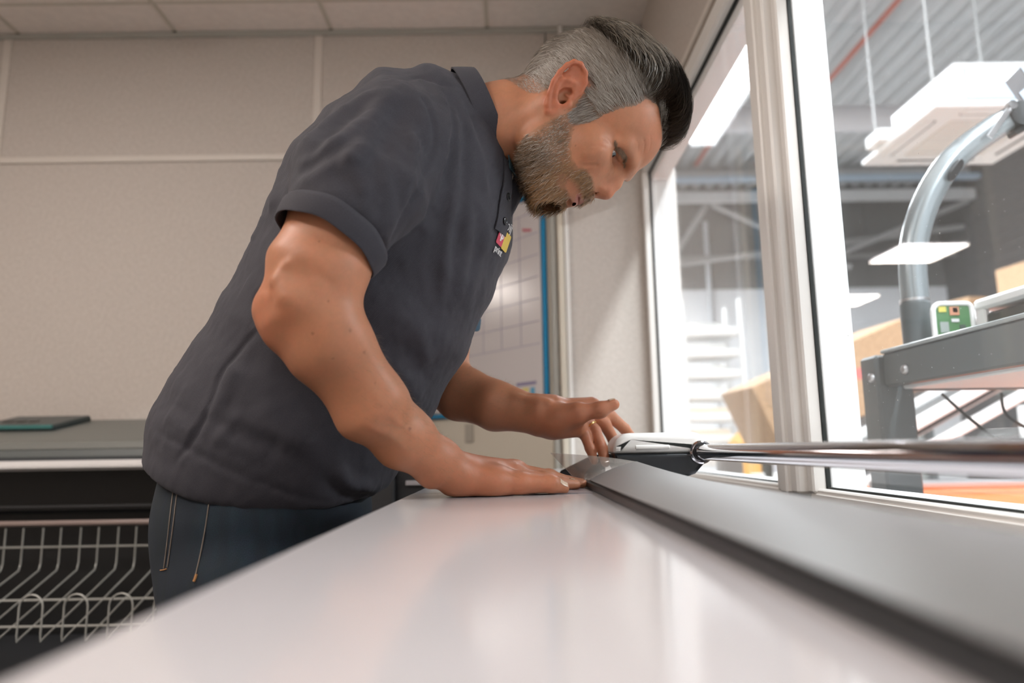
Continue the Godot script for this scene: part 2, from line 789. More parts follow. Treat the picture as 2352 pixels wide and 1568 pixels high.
var hall_lamps := [
	[Vector3(1.83, 3.86, -5.35), Vector2(0.26, 1.7), 6.0],
	[Vector3(1.75, 4.6, -0.4), Vector2(0.3, 2.4), 13.0],
	[Vector3(6.6, 4.6, 0.4), Vector2(0.3, 2.4), 24.0],
	[Vector3(8.0, 4.6, -6.5), Vector2(0.3, 2.0), 14.0],
	[Vector3(1.5, 4.6, -10.0), Vector2(0.3, 2.4), 20.0],
	[Vector3(1.3, 4.6, 2.8), Vector2(0.3, 2.4), 6.0],
]

func area(at: Vector3, size: Vector2, energy: float, c: Color) -> void:
	var l := AreaLight3D.new()
	l.name = "lamp_light"
	add_child(l, true)
	l.position = at
	l.rotation_degrees = Vector3(-90, 0, 0)
	l.area_size = size
	l.light_energy = energy
	l.light_color = c
	l.area_range = 30.0
	l.area_attenuation = 2.0
	l.shadow_enabled = true

func ceiling_panel_light(at: Vector3, size: Vector2, energy: float, c: Color) -> void:
	area(at, size, energy, c)

func materials() -> void:
	# vinyl-faced partition panels, a fine linen weave
	var w := mat(0.60, 0.545, 0.495, 0.75)
	w.albedo_texture = ramp_tex(0.05, Color(0.93, 0.925, 0.92), Color(1, 1, 1), 512, 3, 5)
	w.heightmap_enabled = true
	w.heightmap_texture = noise_tex(0.22, 512, 8, 2)
	w.heightmap_scale = 0.012
	triplanar(w, 2.2)
	M.wall = w
	M.strip = mat(0.68, 0.625, 0.565, 0.5)
	M.trim_grey = mat(0.42, 0.41, 0.37, 0.5)
	var c := mat(0.86, 0.79, 0.73, 0.85)
	c.albedo_texture = ramp_tex(0.03, Color(0.95, 0.95, 0.95), Color(1, 1, 1), 512, 4, 4)
	triplanar(c, 1.5)
	M.tile = c
	M.runner = mat(0.58, 0.54, 0.46, 0.5)
	M.gap = mat(0.05, 0.045, 0.04, 0.9)
	var fl := mat(0.09, 0.09, 0.09, 0.9)
	fl.albedo_texture = ramp_tex(0.2, Color(0.7, 0.7, 0.7), Color(1, 1, 1), 256, 5)
	triplanar(fl, 3.0)
	M.floor = fl
	M.cream = mat(0.66, 0.60, 0.50, 0.45)
	M.white_frame = mat(0.78, 0.755, 0.72, 0.35)
	M.gasket = mat(0.012, 0.015, 0.013, 0.7)
	var g := mat(0.75, 0.78, 0.78, 0.0)
	g.albedo_color.a = 0.045
	g.transparency = BaseMaterial3D.TRANSPARENCY_ALPHA
	M.glass = g
	M.board_white = mat(0.62, 0.60, 0.615, 0.13)
	M.white = mat(0.80, 0.80, 0.79, 0.4)
	M.white_gloss = mat(0.82, 0.81, 0.78, 0.22)
	M.black = mat(0.012, 0.013, 0.014, 0.45)
	M.black_gloss = mat(0.008, 0.011, 0.014, 0.25)
	M.blue = mat(0.0, 0.235, 0.47, 0.45)
	M.chrome = mat(0.72, 0.71, 0.73, 0.09, 1.0)
	M.steel = mat(0.55, 0.55, 0.56, 0.28, 1.0)
	M.dark_steel = mat(0.085, 0.10, 0.105, 0.42)
	M.orange = mat(0.80, 0.17, 0.025, 0.35)
	var k := mat(0.56, 0.36, 0.21, 0.8)
	k.albedo_texture = ramp_tex(0.06, Color(0.86, 0.85, 0.84), Color(1, 1, 1), 256, 6)
	triplanar(k, 2.0)
	M.card = k
	M.lamp = mat(1, 1, 1, 0.5)
	M.lamp.emission_enabled = true
	M.lamp.emission = Color(0.97, 0.99, 1.0)
	M.lamp.emission_energy_multiplier = 3.0
	M.led = mat(1, 1, 1, 0.5)
	M.led.emission_enabled = true
	M.led.emission = Color(1.0, 0.97, 0.98)
	M.led.emission_energy_multiplier = 3.0

# ------------------------------------------------------------------ office shell
func build_room() -> void:
	var Z0 := -2.45
	var Z1 := 2.3
	var X0 := -2.62
	var X1 := 0.52
	var fl := struct("floor")
	part("carpet", MB.new().box(Vector3((X0 + X1) / 2, -0.03, (Z0 + Z1) / 2), Vector3(X1 - X0 + 0.2, 0.06, Z1 - Z0 + 0.2)), M.floor, fl)
	# far wall: panels with cover strips, an opening for the door
	var fw := struct("wall_back")
	var seams := [X0, -1.883, -0.704]
	for i in 2:
		var a: float = seams[i]
		var b: float = seams[i + 1]
		part("panel", MB.new().box(Vector3((a + b) / 2, 1.046, Z0 - 0.05), Vector3(b - a - 0.001, 2.092, 0.1)), M.wall, fw)
		part("panel", MB.new().box(Vector3((a + b) / 2, 2.348, Z0 - 0.05), Vector3(b - a - 0.001, 0.508, 0.1)), M.wall, fw)
	part("panel", MB.new().box(Vector3(-0.275, 2.35, Z0 - 0.05), Vector3(0.857, 0.5, 0.1)), M.wall, fw)
	part("panel", MB.new().box(Vector3(0.34, 1.30, Z0 - 0.05), Vector3(0.36, 2.6, 0.1)), M.wall, fw)
	for x in [-1.883, -0.704]:
		part("cover_strip", MB.new().box(Vector3(x, 1.3, Z0 + 0.003), Vector3(0.028, 2.58, 0.006), 0.002), M.strip, fw)
	part("dado_rail", MB.new().box(Vector3(-1.65, 2.092, Z0 + 0.004), Vector3(1.87, 0.024, 0.009), 0.003), M.strip, fw)
	part("wall_angle", MB.new().box(Vector3((X0 + X1) / 2, 2.588, Z0 + 0.006), Vector3(X1 - X0, 0.024, 0.012), 0.002), M.trim_grey, fw)
	# door frame
	var fr := struct("trim_1")
	for q in [[0.166, 0.022, 0.02, M.trim_grey], [0.192, 0.022, 0.034, M.cream], [-0.712, 0.03, 0.03, M.cream]]:
		part("jamb", MB.new().box(Vector3(q[0], 1.05, Z0 + q[2] / 2 - 0.03), Vector3(q[1], 2.1, q[2] + 0.06), 0.004), q[3], fr)
	part("jamb_bead", MB.new().box(Vector3(0.214, 1.30, Z0 + 0.012), Vector3(0.016, 2.6, 0.024), 0.006), M.white_frame, fr)
	part("head", MB.new().box(Vector3(-0.275, 2.092, Z0 - 0.01), Vector3(0.86, 0.03, 0.06), 0.004), M.cream, fr)
	# door leaf, standing half open into the corridor
	var h := Vector3(0.150, 0, Z0 - 0.012)
	var along := Vector3(-0.637, 0, -0.771).normalized()
	var out := Vector3(-along.z, 0, along.x)   # room side of the leaf
	if out.z < 0:
		out = -out
	var bs := Basis(along, Vector3.UP, along.cross(Vector3.UP))
	var d := struct("door_1", h)
	part("leaf", MB.new().box(h + along * 0.42 + Vector3(0, 1.04, 0) - out * 0.02, Vector3(0.84, 2.06, 0.04), 0.003, bs), M.cream, d)
	part("lock_plate", MB.new().box(h + along * 0.49 + Vector3(0, 1.078, 0) + out * 0.003, Vector3(0.055, 0.075, 0.006), 0.002, bs), mat(0.42, 0.38, 0.32, 0.5), d)
	# planning board hung on the door leaf
	var wb := thing("planning_board", "white planning board with blue frame and faint grid hanging on the half open cream door", "whiteboard", h + along * 0.42 + Vector3(0, 1.55, 0) + out * 0.012)
	var o := h + along * 0.012 + out * 0.012
	var y0 := 1.152
	var y1 := 1.955
	var W := 0.795
	var xf := Transform3D(Basis(along, Vector3.UP, along.cross(Vector3.UP)), o)
	part("writing_surface", MB.new().box(o + along * W / 2 + Vector3(0, (y0 + y1) / 2, 0), Vector3(W - 0.03, y1 - y0 - 0.03, 0.008), 0.0, bs), mat(0.66, 0.62, 0.62, 0.18), wb)
	var loop: Array = []
	for p in rounded(0.0, y0, W, y1, [0.03, 0.03, 0.03, 0.03], 6):
		loop.append(xf * Vector3(p.x, p.y, 0))
	part("frame", MB.new().tube(loop, 0.0095, 8, false, true), M.blue, wb)
	var ink := mat(0.33, 0.31, 0.42, 0.5)
	var red := mat(0.62, 0.12, 0.17, 0.5)
	for k in 7:
		part("grid_line", MB.new().box(o + along * (W / 2) + Vector3(0, 1.885 - k * 0.083, 0) + out * 0.0046, Vector3(W - 0.05, 0.0025, 0.0012), 0.0, bs), ink, wb)
	for k in 6:
		part("grid_line", MB.new().box(o + along * (0.13 + k * 0.115) + Vector3(0, 1.64, 0) + out * 0.0046, Vector3(0.0022, 0.50, 0.0012), 0.0, bs), ink, wb)
	for q in [[0.085, 1.83, 0.05, 0.012], [0.2, 1.868, 0.045, 0.012], [0.32, 1.86, 0.04, 0.01]]:
		var pts: Array = []
		for s in 14:
			pts.append(o + along * (q[0] + q[2] * (1.0 - s / 13.0) - q[2] / 2) + Vector3(0, q[1] + sin(s * 2.1) * q[3] * 0.5 - s * 0.001, 0) + out * 0.005)
		part("red_note", MB.new().tube(pts, 0.0025, 5), red, wb)
	part("printed_sticker", MB.new().box(o + along * 0.105 + Vector3(0, 1.247, 0) + out * 0.005, Vector3(0.11, 0.012, 0.001), 0.0, bs), mat(0.25, 0.22, 0.36, 0.5), wb)
	part("printed_sticker", MB.new().box(o + along * 0.11 + Vector3(0, 1.21, 0) + out * 0.005, Vector3(0.035, 0.045, 0.001), 0.0, bs), mat(0.70, 0.60, 0.22, 0.5), wb)
	part("printed_sticker", MB.new().box(o + along * 0.07 + Vector3(0, 1.21, 0) + out * 0.005, Vector3(0.022, 0.042, 0.001), 0.0, bs), mat(0.10, 0.36, 0.56, 0.5), wb)
	# the next room, seen only mirrored in the window and on the planning board
	var co := struct("wall_next_room")
	part("panel", MB.new().box(Vector3(-2.8, 1.3, -9.05), Vector3(6.7, 2.6, 0.1)), M.wall, co)
	part("panel", MB.new().box(Vector3(-6.05, 1.3, -5.75), Vector3(0.1, 2.6, 6.5)), M.wall, co)
	part("panel", MB.new().box(Vector3(0.47, 1.3, -5.8), Vector3(0.1, 2.6, 6.5)), M.wall, co)
	part("panel", MB.new().box(Vector3(-4.35, 1.3, -2.5), Vector3(3.4, 2.6, 0.1)), M.wall, co)
	var c2 := struct("ceiling_next_room")
	part("soffit", MB.new().box(Vector3(-2.8, 2.66, -5.8), Vector3(6.7, 0.08, 6.6)), M.tile, c2)
	var f2 := struct("floor_next_room")
	part("carpet", MB.new().box(Vector3(-2.8, -0.03, -5.8), Vector3(6.6, 0.06, 6.5)), M.floor, f2)
	for q in [[-2.42, -5.70], [-2.70, -7.62], [-4.12, -3.58]]:
		ceiling_panel(q[0], q[1], 0.58, 0.58)
	# the other walls
	var lw := struct("wall_left")
	for k in 4:
		part("panel", MB.new().box(Vector3(X0 - 0.05, 1.3, Z0 + 0.6 + k * 1.19), Vector3(0.1, 2.6, 1.186)), M.wall, lw)
	var nw := struct("wall_front")
	for k in 3:
		part("panel", MB.new().box(Vector3(X0 + 0.53 + k * 1.05, 1.3, Z1 + 0.05), Vector3(1.048, 2.6, 0.1)), M.wall, nw)
	# ceiling: lay-in tiles between runners, square light panels in three of the fields
	var ce := struct("ceiling")
	part("slab", MB.new().box(Vector3((X0 + X1) / 2, 2.70, (Z0 + Z1) / 2), Vector3(X1 - X0 + 0.3, 0.08, Z1 - Z0 + 0.3)), M.tile, ce)
	var xs := [X0]
	var x := -2.432
	while x < X1 - 0.05:
		xs.append(x)
		x += 0.592
	xs.append(X1 + 0.06)
	var zs := [Z0]
	var z := -2.27
	while z < Z1:
		zs.append(z)
		z += 0.6
	zs.append(Z1)
	var lights := [Vector2(-1.544, 0.43), Vector2(-0.36, 1.63), Vector2(-1.544, -0.77)]
	for i in xs.size() - 1:
		for k in zs.size() - 1:
			var a: float = xs[i] + 0.006
			var b: float = xs[i + 1] - 0.006
			var c: float = zs[k] + 0.006
			var e: float = zs[k + 1] - 0.006
			var lit := false
			for q in lights:
				if q.x > a and q.x < b and q.y > c and q.y < e:
					lit = true
					ceiling_panel((a + b) / 2, (c + e) / 2, b - a, e - c)
			if not lit:
				part("tile", MB.new().box(Vector3((a + b) / 2, 2.61, (c + e) / 2), Vector3(b - a, 0.02, e - c), 0.002), M.tile, ce)
	for i in range(1, xs.size() - 1):
		part("runner", MB.new().box(Vector3(xs[i], 2.601, (Z0 + Z1) / 2), Vector3(0.015, 0.012, Z1 - Z0 - 0.012), 0.002), M.runner, ce)
		part("runner_gap", MB.new().box(Vector3(xs[i], 2.615, (Z0 + Z1) / 2), Vector3(0.03, 0.012, Z1 - Z0)), M.gap, ce)
		part("runner_clip", MB.new().box(Vector3(xs[i], 2.598, Z0 + 0.016), Vector3(0.014, 0.008, 0.008), 0.001), mat(0.11, 0.09, 0.06, 0.6), ce)
	for k in range(1, zs.size() - 1):
		part("runner", MB.new().box(Vector3((X0 + X1) / 2, 2.602, zs[k]), Vector3(X1 - X0, 0.01, 0.015), 0.002), M.runner, ce)
		part("runner_gap", MB.new().box(Vector3((X0 + X1) / 2, 2.617, zs[k]), Vector3(X1 - X0, 0.012, 0.03)), M.gap, ce)
	# round detector at the top edge of the picture
	var sd := thing("smoke_detector", "white rounded detector on the ceiling at the top edge", "detector", Vector3(-1.285, 2.59, -2.03))
	part("housing", MB.new().lathe([Vector2(0.0, 0.0), Vector2(0.055, 0.0), Vector2(0.075, 0.012), Vector2(0.08, 0.03), Vector2(0.072, 0.045), Vector2(0.05, 0.05), Vector2(0, 0.05)], Vector3(-1.285, 2.598, -2.03), Vector3.DOWN, 28), mat(0.72, 0.68, 0.70, 0.4), sd)

func ceiling_panel(x: float, z: float, sx: float, sz: float) -> void:
	var t := thing("ceiling_light", "square white lit panel set in the " + ("office ceiling behind the camera" if x > -1.0 else "office ceiling left of the camera" if z > 0.0 else "office ceiling over the printer" if z > -2.0 else "next room's ceiling near the door" if z > -4.0 else "next room's ceiling, mirrored largest in the window" if z > -6.0 else "next room's ceiling, mirrored smaller in the window"), "ceiling light", Vector3(x, 2.6, z), "square ceiling lights")
	part("diffuser", MB.new().box(Vector3(x, 2.611 if z > -2.4 else 2.606, z), Vector3(sx - 0.03, 0.012, sz - 0.03)), M.led, t)
	for s in [-1, 1]:
		part("frame", MB.new().box(Vector3(x + s * (sx / 2 - 0.008), 2.607, z), Vector3(0.016, 0.022, sz), 0.002), M.white, t)
		part("frame", MB.new().box(Vector3(x, 2.607, z + s * (sz / 2 - 0.008)), Vector3(sx - 0.032, 0.022, 0.016), 0.002), M.white, t)

# ------------------------------------------------------------------ window wall on the right
func build_window() -> void:
	var w := struct("wall_right")
	var Z0 := -2.45
	var Z1 := 2.3
	part("lower_panel", MB.new().box(Vector3(0.57, 0.455, (Z0 + Z1) / 2), Vector3(0.1, 0.91, Z1 - Z0)), M.wall, w)
	part("upper_panel", MB.new().box(Vector3(0.57, 2.33, (Z0 + Z1) / 2), Vector3(0.1, 0.60, Z1 - Z0)), M.wall, w)
	part("upper_strip", MB.new().box(Vector3(0.513, 2.093, (Z0 + Z1) / 2), Vector3(0.016, 0.02, Z1 - Z0), 0.003), M.strip, w)
	part("end_post", MB.new().box(Vector3(0.57, 1.3, -2.445), Vector3(0.1, 2.6, 0.03)), M.white_frame, w)
	part("near_panel", MB.new().box(Vector3(0.57, 1.46, 1.97), Vector3(0.1, 1.12, 0.66)), M.wall, w)
	var bays := [[-2.43, -1.276], [-1.186, 0.25], [0.34, 1.64]]
	for i in 3:
		var a: float = bays[i][0]
		var b: float = bays[i][1]
		var L := b - a
		var m := (a + b) / 2
		var wn := struct("window_%d" % (i + 1), Vector3(0.52, 0.93, m))
		# sill and head, with a bead in front of the glass and a reveal behind it
		part("sill", MB.new().box(Vector3(0.540, 0.922, m), Vector3(0.080, 0.026, L), 0.004), M.white_frame, wn)
		part("sill_bead", MB.new().box(Vector3(0.512, 0.935, m), Vector3(0.018, 0.010, L), 0.003), M.white_frame, wn)
		part("gasket", MB.new().box(Vector3(0.521, 0.9405, m), Vector3(0.006, 0.005, L)), M.gasket, wn)
		part("sill_outer", MB.new().box(Vector3(0.553, 0.936, m), Vector3(0.055, 0.012, L), 0.002), M.white, wn)
		part("head", MB.new().box(Vector3(0.540, 2.026, m), Vector3(0.080, 0.05, L), 0.004), M.white_frame, wn)
		part("head_bead", MB.new().box(Vector3(0.512, 2.004, m), Vector3(0.018, 0.012, L), 0.003), M.white_frame, wn)
		part("gasket", MB.new().box(Vector3(0.521, 1.9965, m), Vector3(0.006, 0.007, L)), M.gasket, wn)
		part("head_outer", MB.new().box(Vector3(0.556, 1.985, m), Vector3(0.060, 0.035, L), 0.002), M.white, wn)
		for s in [-1, 1]:
			var z := a if s < 0 else b
			part("jamb_bead", MB.new().box(Vector3(0.508, 1.466, z - s * 0.011), Vector3(0.024, 1.066, 0.022), 0.003), M.white_frame, wn)
			part("gasket", MB.new().box(Vector3(0.521, 1.466, z - s * 0.021), Vector3(0.006, 1.06, 0.006)), M.gasket, wn)
			part("jamb_outer", MB.new().box(Vector3(0.555, 1.466, z - s * 0.012), Vector3(0.058, 1.06, 0.024), 0.002), M.white, wn)
		part("pane", MB.new().box(Vector3(0.5245, 1.466, m), Vector3(0.005, 1.064, L - 0.008)), M.glass, wn)
	# posts between the bays, stepped towards the room
	for z in [-1.231, 0.295]:
		var tr := struct("trim_%d" % (2 if z < 0 else 3), Vector3(0.5, 0.93, z))
		part("post", MB.new().box(Vector3(0.532, 1.466, z), Vector3(0.105, 1.07, 0.09), 0.004), M.white_frame, tr)
		part("cover_strip", MB.new().box(Vector3(0.477, 1.466, z + 0.004), Vector3(0.012, 1.07, 0.030), 0.004), M.white_frame, tr)
		part("groove", MB.new().box(Vector3(0.4795, 1.466, z - 0.022), Vector3(0.002, 1.07, 0.0025)), mat(0.2, 0.17, 0.12, 0.6), tr)
	# specks of dust on the panes facing the camera
	var r := RandomNumberGenerator.new()
	r.seed = 77
	var mb := MB.new()
	for i in 420:
		var p := Vector3(0.5212, r.randf_range(1.0, 1.98), r.randf_range(-1.16, -0.62))
		var s := r.randf_range(0.00025, 0.0006) * (2.0 if r.randf() < 0.06 else 1.0)
		var q := Basis(Vector3.RIGHT, r.randf() * TAU)
		var k := r.randf_range(1.0, 2.2)
		mb.tri(p + q * Vector3(0, s * k, 0), p + q * Vector3(0, -s, s), p + q * Vector3(0, -s, -s))
	var du := part("dust", mb, mat(0.72, 0.74, 0.74, 0.9), get_node("window_2"))
	du.set_meta("kind", "stuff")
	for q in [[1.655, -1.1725], [1.292, -1.1705]]:
		part("tape_mark", MB.new().box(Vector3(0.5185, q[0], q[1]), Vector3(0.002, 0.003, 0.012), 0.0), mat(0.0, 0.32, 0.20, 0.5), get_node("window_2"))

# ------------------------------------------------------------------ the hall behind the glass
func build_hall() -> void:
	var f := struct("floor_hall")
	var fm := mat(0.46, 0.45, 0.44, 0.5)
	fm.albedo_texture = ramp_tex(0.03, Color(0.8, 0.8, 0.8), Color(1, 1, 1), 256, 9)
	triplanar(fm, 0.6)
	part("slab", MB.new().box(Vector3(4.8, -0.05, -4.5), Vector3(8.6, 0.1, 19.2)), fm, f)
	var white := mat(0.80, 0.80, 0.81, 0.6)
	var grey := mat(0.20, 0.195, 0.19, 0.7)
	var b := struct("wall_hall_back")
	part("lower_wall", MB.new().box(Vector3(4.8, 2.09, -14.1), Vector3(9.0, 4.18, 0.2)), white, b)
	for k in 8:
		part("upper_panel", MB.new().box(Vector3(0.9 + k * 1.2, 5.35, -14.12), Vector3(1.19, 2.34, 0.2), 0.01), grey, b)
	var bk := mat(0.155, 0.15, 0.148, 0.85)
	bk.albedo_texture = ramp_tex(0.04, Color(0.75, 0.75, 0.75), Color(1, 1, 1), 256, 12)
	triplanar(bk, 1.2)
	var r := struct("wall_hall_right")
	# painted block courses, each a little proud of the joint behind it
	part("joint_face", MB.new().box(Vector3(9.16, 3.2, -4.6), Vector3(0.2, 6.4, 19.2)), mat(0.10, 0.10, 0.10, 0.9), r)
	for k in 32:
		part("block_course", MB.new().box(Vector3(9.055, 0.1 + k * 0.2, -4.6), Vector3(0.03, 0.19, 19.0), 0.006), bk, r)
	var o := struct("wall_hall_front")
	part("face", MB.new().box(Vector3(4.8, 3.2, 5.1), Vector3(8.9, 6.4, 0.2)), white, o)
	var l := struct("wall_hall_left")
	part("face", MB.new().box(Vector3(0.44, 4.6, -4.6), Vector3(0.2, 3.7, 19.6)), white, l)
	part("face", MB.new().box(Vector3(0.46, 1.37, -11.6), Vector3(0.16, 2.74, 5.0)), white, l)
	# trapezoidal steel deck, ribs running away from the camera
	var pts := PackedVector2Array()
	var x := 0.3
	var top := PackedVector2Array()
	while x < 9.3:
		for q in [[0.0, 0.0], [0.10, 0.0], [0.145, 0.13], [0.235, 0.13], [0.28, 0.0]]:
			top.append(Vector2(x + q[0], 6.35 + q[1]))
		x += 0.28
	pts = top.duplicate()
	pts.append(Vector2(top[top.size() - 1].x, 6.62))
	pts.append(Vector2(top[0].x, 6.62))
	var ro := struct("ceiling_hall")
	part("steel_deck", MB.new().prism(pts, 19.4, Transform3D(Basis.IDENTITY, Vector3(0, 0, -14.2))), mat(0.56, 0.575, 0.58, 0.45), ro)
	ro = struct("trim_4")
	var bm := mat(0.62, 0.61, 0.60, 0.5)
	var dk := mat(0.25, 0.25, 0.25, 0.6)
	for q in [[5.72, 0.20, -12.8, bm], [6.2, 0.16, -12.9, bm], [6.0, 0.10, -12.6, mat(0.45, 0.55, 0.65, 0.5)]]:
		var t := part("beam", MB.new().box(Vector3(4.8, q[0], q[2]), Vector3(8.4, q[1], 0.14), 0.01), q[3], ro)
		t.name = "beam"
	for q in [[Vector3(4.0, 5.65, -13.0), Vector3(6.6, 4.35, -13.0)], [Vector3(9.0, 5.65, -13.0), Vector3(5.6, 4.3, -13.0)], [Vector3(3.9, 5.65, -13.0), Vector3(3.2, 4.6, -13.0)], [Vector3(3.2, 4.5, -13.2), Vector3(9.0, 5.2, -13.2)]]:
		part("brace", MB.new().tube([q[0], q[1]], 0.055, 8), mat(0.42, 0.41, 0.40, 0.6), ro)
	part("brace_rail", MB.new().box(Vector3(4.8, 4.72, -13.5), Vector3(8.4, 0.09, 0.06), 0.01), mat(0.34, 0.33, 0.32, 0.6), ro)
	# lamps
	for i in hall_lamps.size():
		var p: Vector3 = hall_lamps[i][0]
		var s: Vector2 = hall_lamps[i][1]
		var t := thing("strip_lamp", ["long bright strip lamp hanging in the hall beyond the window behind the man's forehead", "strip lamp hanging in the hall beside the office window", "strip lamp hanging in the middle of the hall", "strip lamp hanging near the block wall of the hall", "strip lamp hanging near the back wall of the hall", "strip lamp hanging at the near end of the hall"][i], "lamp", p, "strip lamps under the hall roof")
		part("tray", MB.new().box(p + Vector3(0, 0.045, 0), Vector3(s.x + 0.06, 0.06, s.y + 0.06), 0.01), M.white, t)
		part("diffuser", MB.new().box(p - Vector3(0, 0.005, 0), Vector3(s.x, 0.05, s.y), 0.01), M.lamp, t)
		for k in [-1, 1]:
			part("wire", MB.new().tube([p + Vector3(0, 0.07, k * s.y * 0.4), Vector3(p.x, 6.34, p.z + k * s.y * 0.4)], 0.006, 6), M.steel, t)

func build_hall_things() -> void:
	# round duct across the hall
	var d := thing("ventilation_duct", "thick grey round duct running across under the hall roof", "duct", Vector3(3.0, 4.94, -8.0))
	var dm := mat(0.58, 0.58, 0.60, 0.5)
	part("pipe", MB.new().tube([Vector3(0.7, 4.95, -8), Vector3(4.98, 4.93, -8)], 0.155, 24), dm, d)
	for x in [1.4, 2.6, 3.8]:
		part("hanger", MB.new().tube([Vector3(x, 5.1, -8), Vector3(x, 6.34, -8)], 0.012, 6), M.steel, d)
	part("end_collar", MB.new().lathe([Vector2(0.15, 0), Vector2(0.165, 0.0), Vector2(0.165, 0.10), Vector2(0.15, 0.10)], Vector3(4.9, 4.93, -8), Vector3.RIGHT, 24), mat(0.6, 0.6, 0.62, 0.5), d)
	# red sprinkler pipes
	var rp := mat(0.42, 0.085, 0.05, 0.5)
	var k := 0
	for x in [3.45, 4.55]:
		one("sprinkler_pipe", MB.new().tube([Vector3(x, 6.05, -12.0), Vector3(x, 6.05, 3.0)], 0.035, 10), rp, ["dull red pipe under the hall roof nearer the office window", "dull red pipe under the hall roof farther from the office window"][k], "pipe", "red pipes under the hall roof")
		k += 1
	# ceiling cassette of the air conditioning
	var c := thing("air_conditioner", "white square ceiling cassette air conditioner hung from rods in the hall", "air conditioner", Vector3(2.68, 2.76, -3.83))
	var rodm := mat(0.42, 0.43, 0.43, 0.6)
	var x0 := 2.27
	var x1 := 3.11
	var z0 := -4.22
	var z1 := -3.43
	var mx := (x0 + x1) / 2
	var mz := (z0 + z1) / 2
	part("fascia", MB.new().box(Vector3(mx, 2.775, mz), Vector3(x1 - x0, 0.035, z1 - z0), 0.012), M.white, c)
	part("body", MB.new().box(Vector3(mx + 0.05, 2.92, mz + 0.02), Vector3(x1 - x0 - 0.2, 0.27, z1 - z0 - 0.16), 0.03), M.white, c)
	part("jacket", MB.new().box(Vector3(mx + 0.09, 2.915, mz + 0.03), Vector3(x1 - x0 - 0.22, 0.2, z1 - z0 - 0.15), 0.01), mat(0.42, 0.50, 0.58, 0.5), c)
	part("intake_grille", MB.new().box(Vector3(mx, 2.755, mz), Vector3(0.48, 0.012, 0.46), 0.004), mat(0.70, 0.68, 0.64, 0.5), c)
	for i in 9:
		part("grille_bar", MB.new().box(Vector3(mx, 2.747, mz - 0.19 + i * 0.0475), Vector3(0.46, 0.006, 0.012), 0.002), mat(0.74, 0.72, 0.68, 0.5), c)
	for s in [-1, 1]:
		part("louvre", MB.new().box(Vector3(mx, 2.753, mz + s * 0.335), Vector3(0.48, 0.008, 0.045), 0.003), M.white, c)
		part("louvre", MB.new().box(Vector3(mx + s * 0.355, 2.753, mz), Vector3(0.045, 0.008, 0.46), 0.003), M.white, c)
		part("slot", MB.new().box(Vector3(mx, 2.7555, mz + s * 0.308), Vector3(0.48, 0.006, 0.014)), M.black, c)
		part("slot", MB.new().box(Vector3(mx + s * 0.328, 2.7555, mz), Vector3(0.014, 0.006, 0.46)), M.black, c)
		for u in [-1, 1]:
			part("rod", MB.new().tube([Vector3(mx + s * 0.36, 2.8, mz + u * 0.3), Vector3(mx + s * 0.36, 6.34, mz + u * 0.3)], 0.006, 6), rodm, c)
	part("drain_box", MB.new().box(Vector3(x0 + 0.01, 2.83, -3.98), Vector3(0.12, 0.08, 0.16), 0.01), M.white, c)
	bench()
	rack_and_boxes()

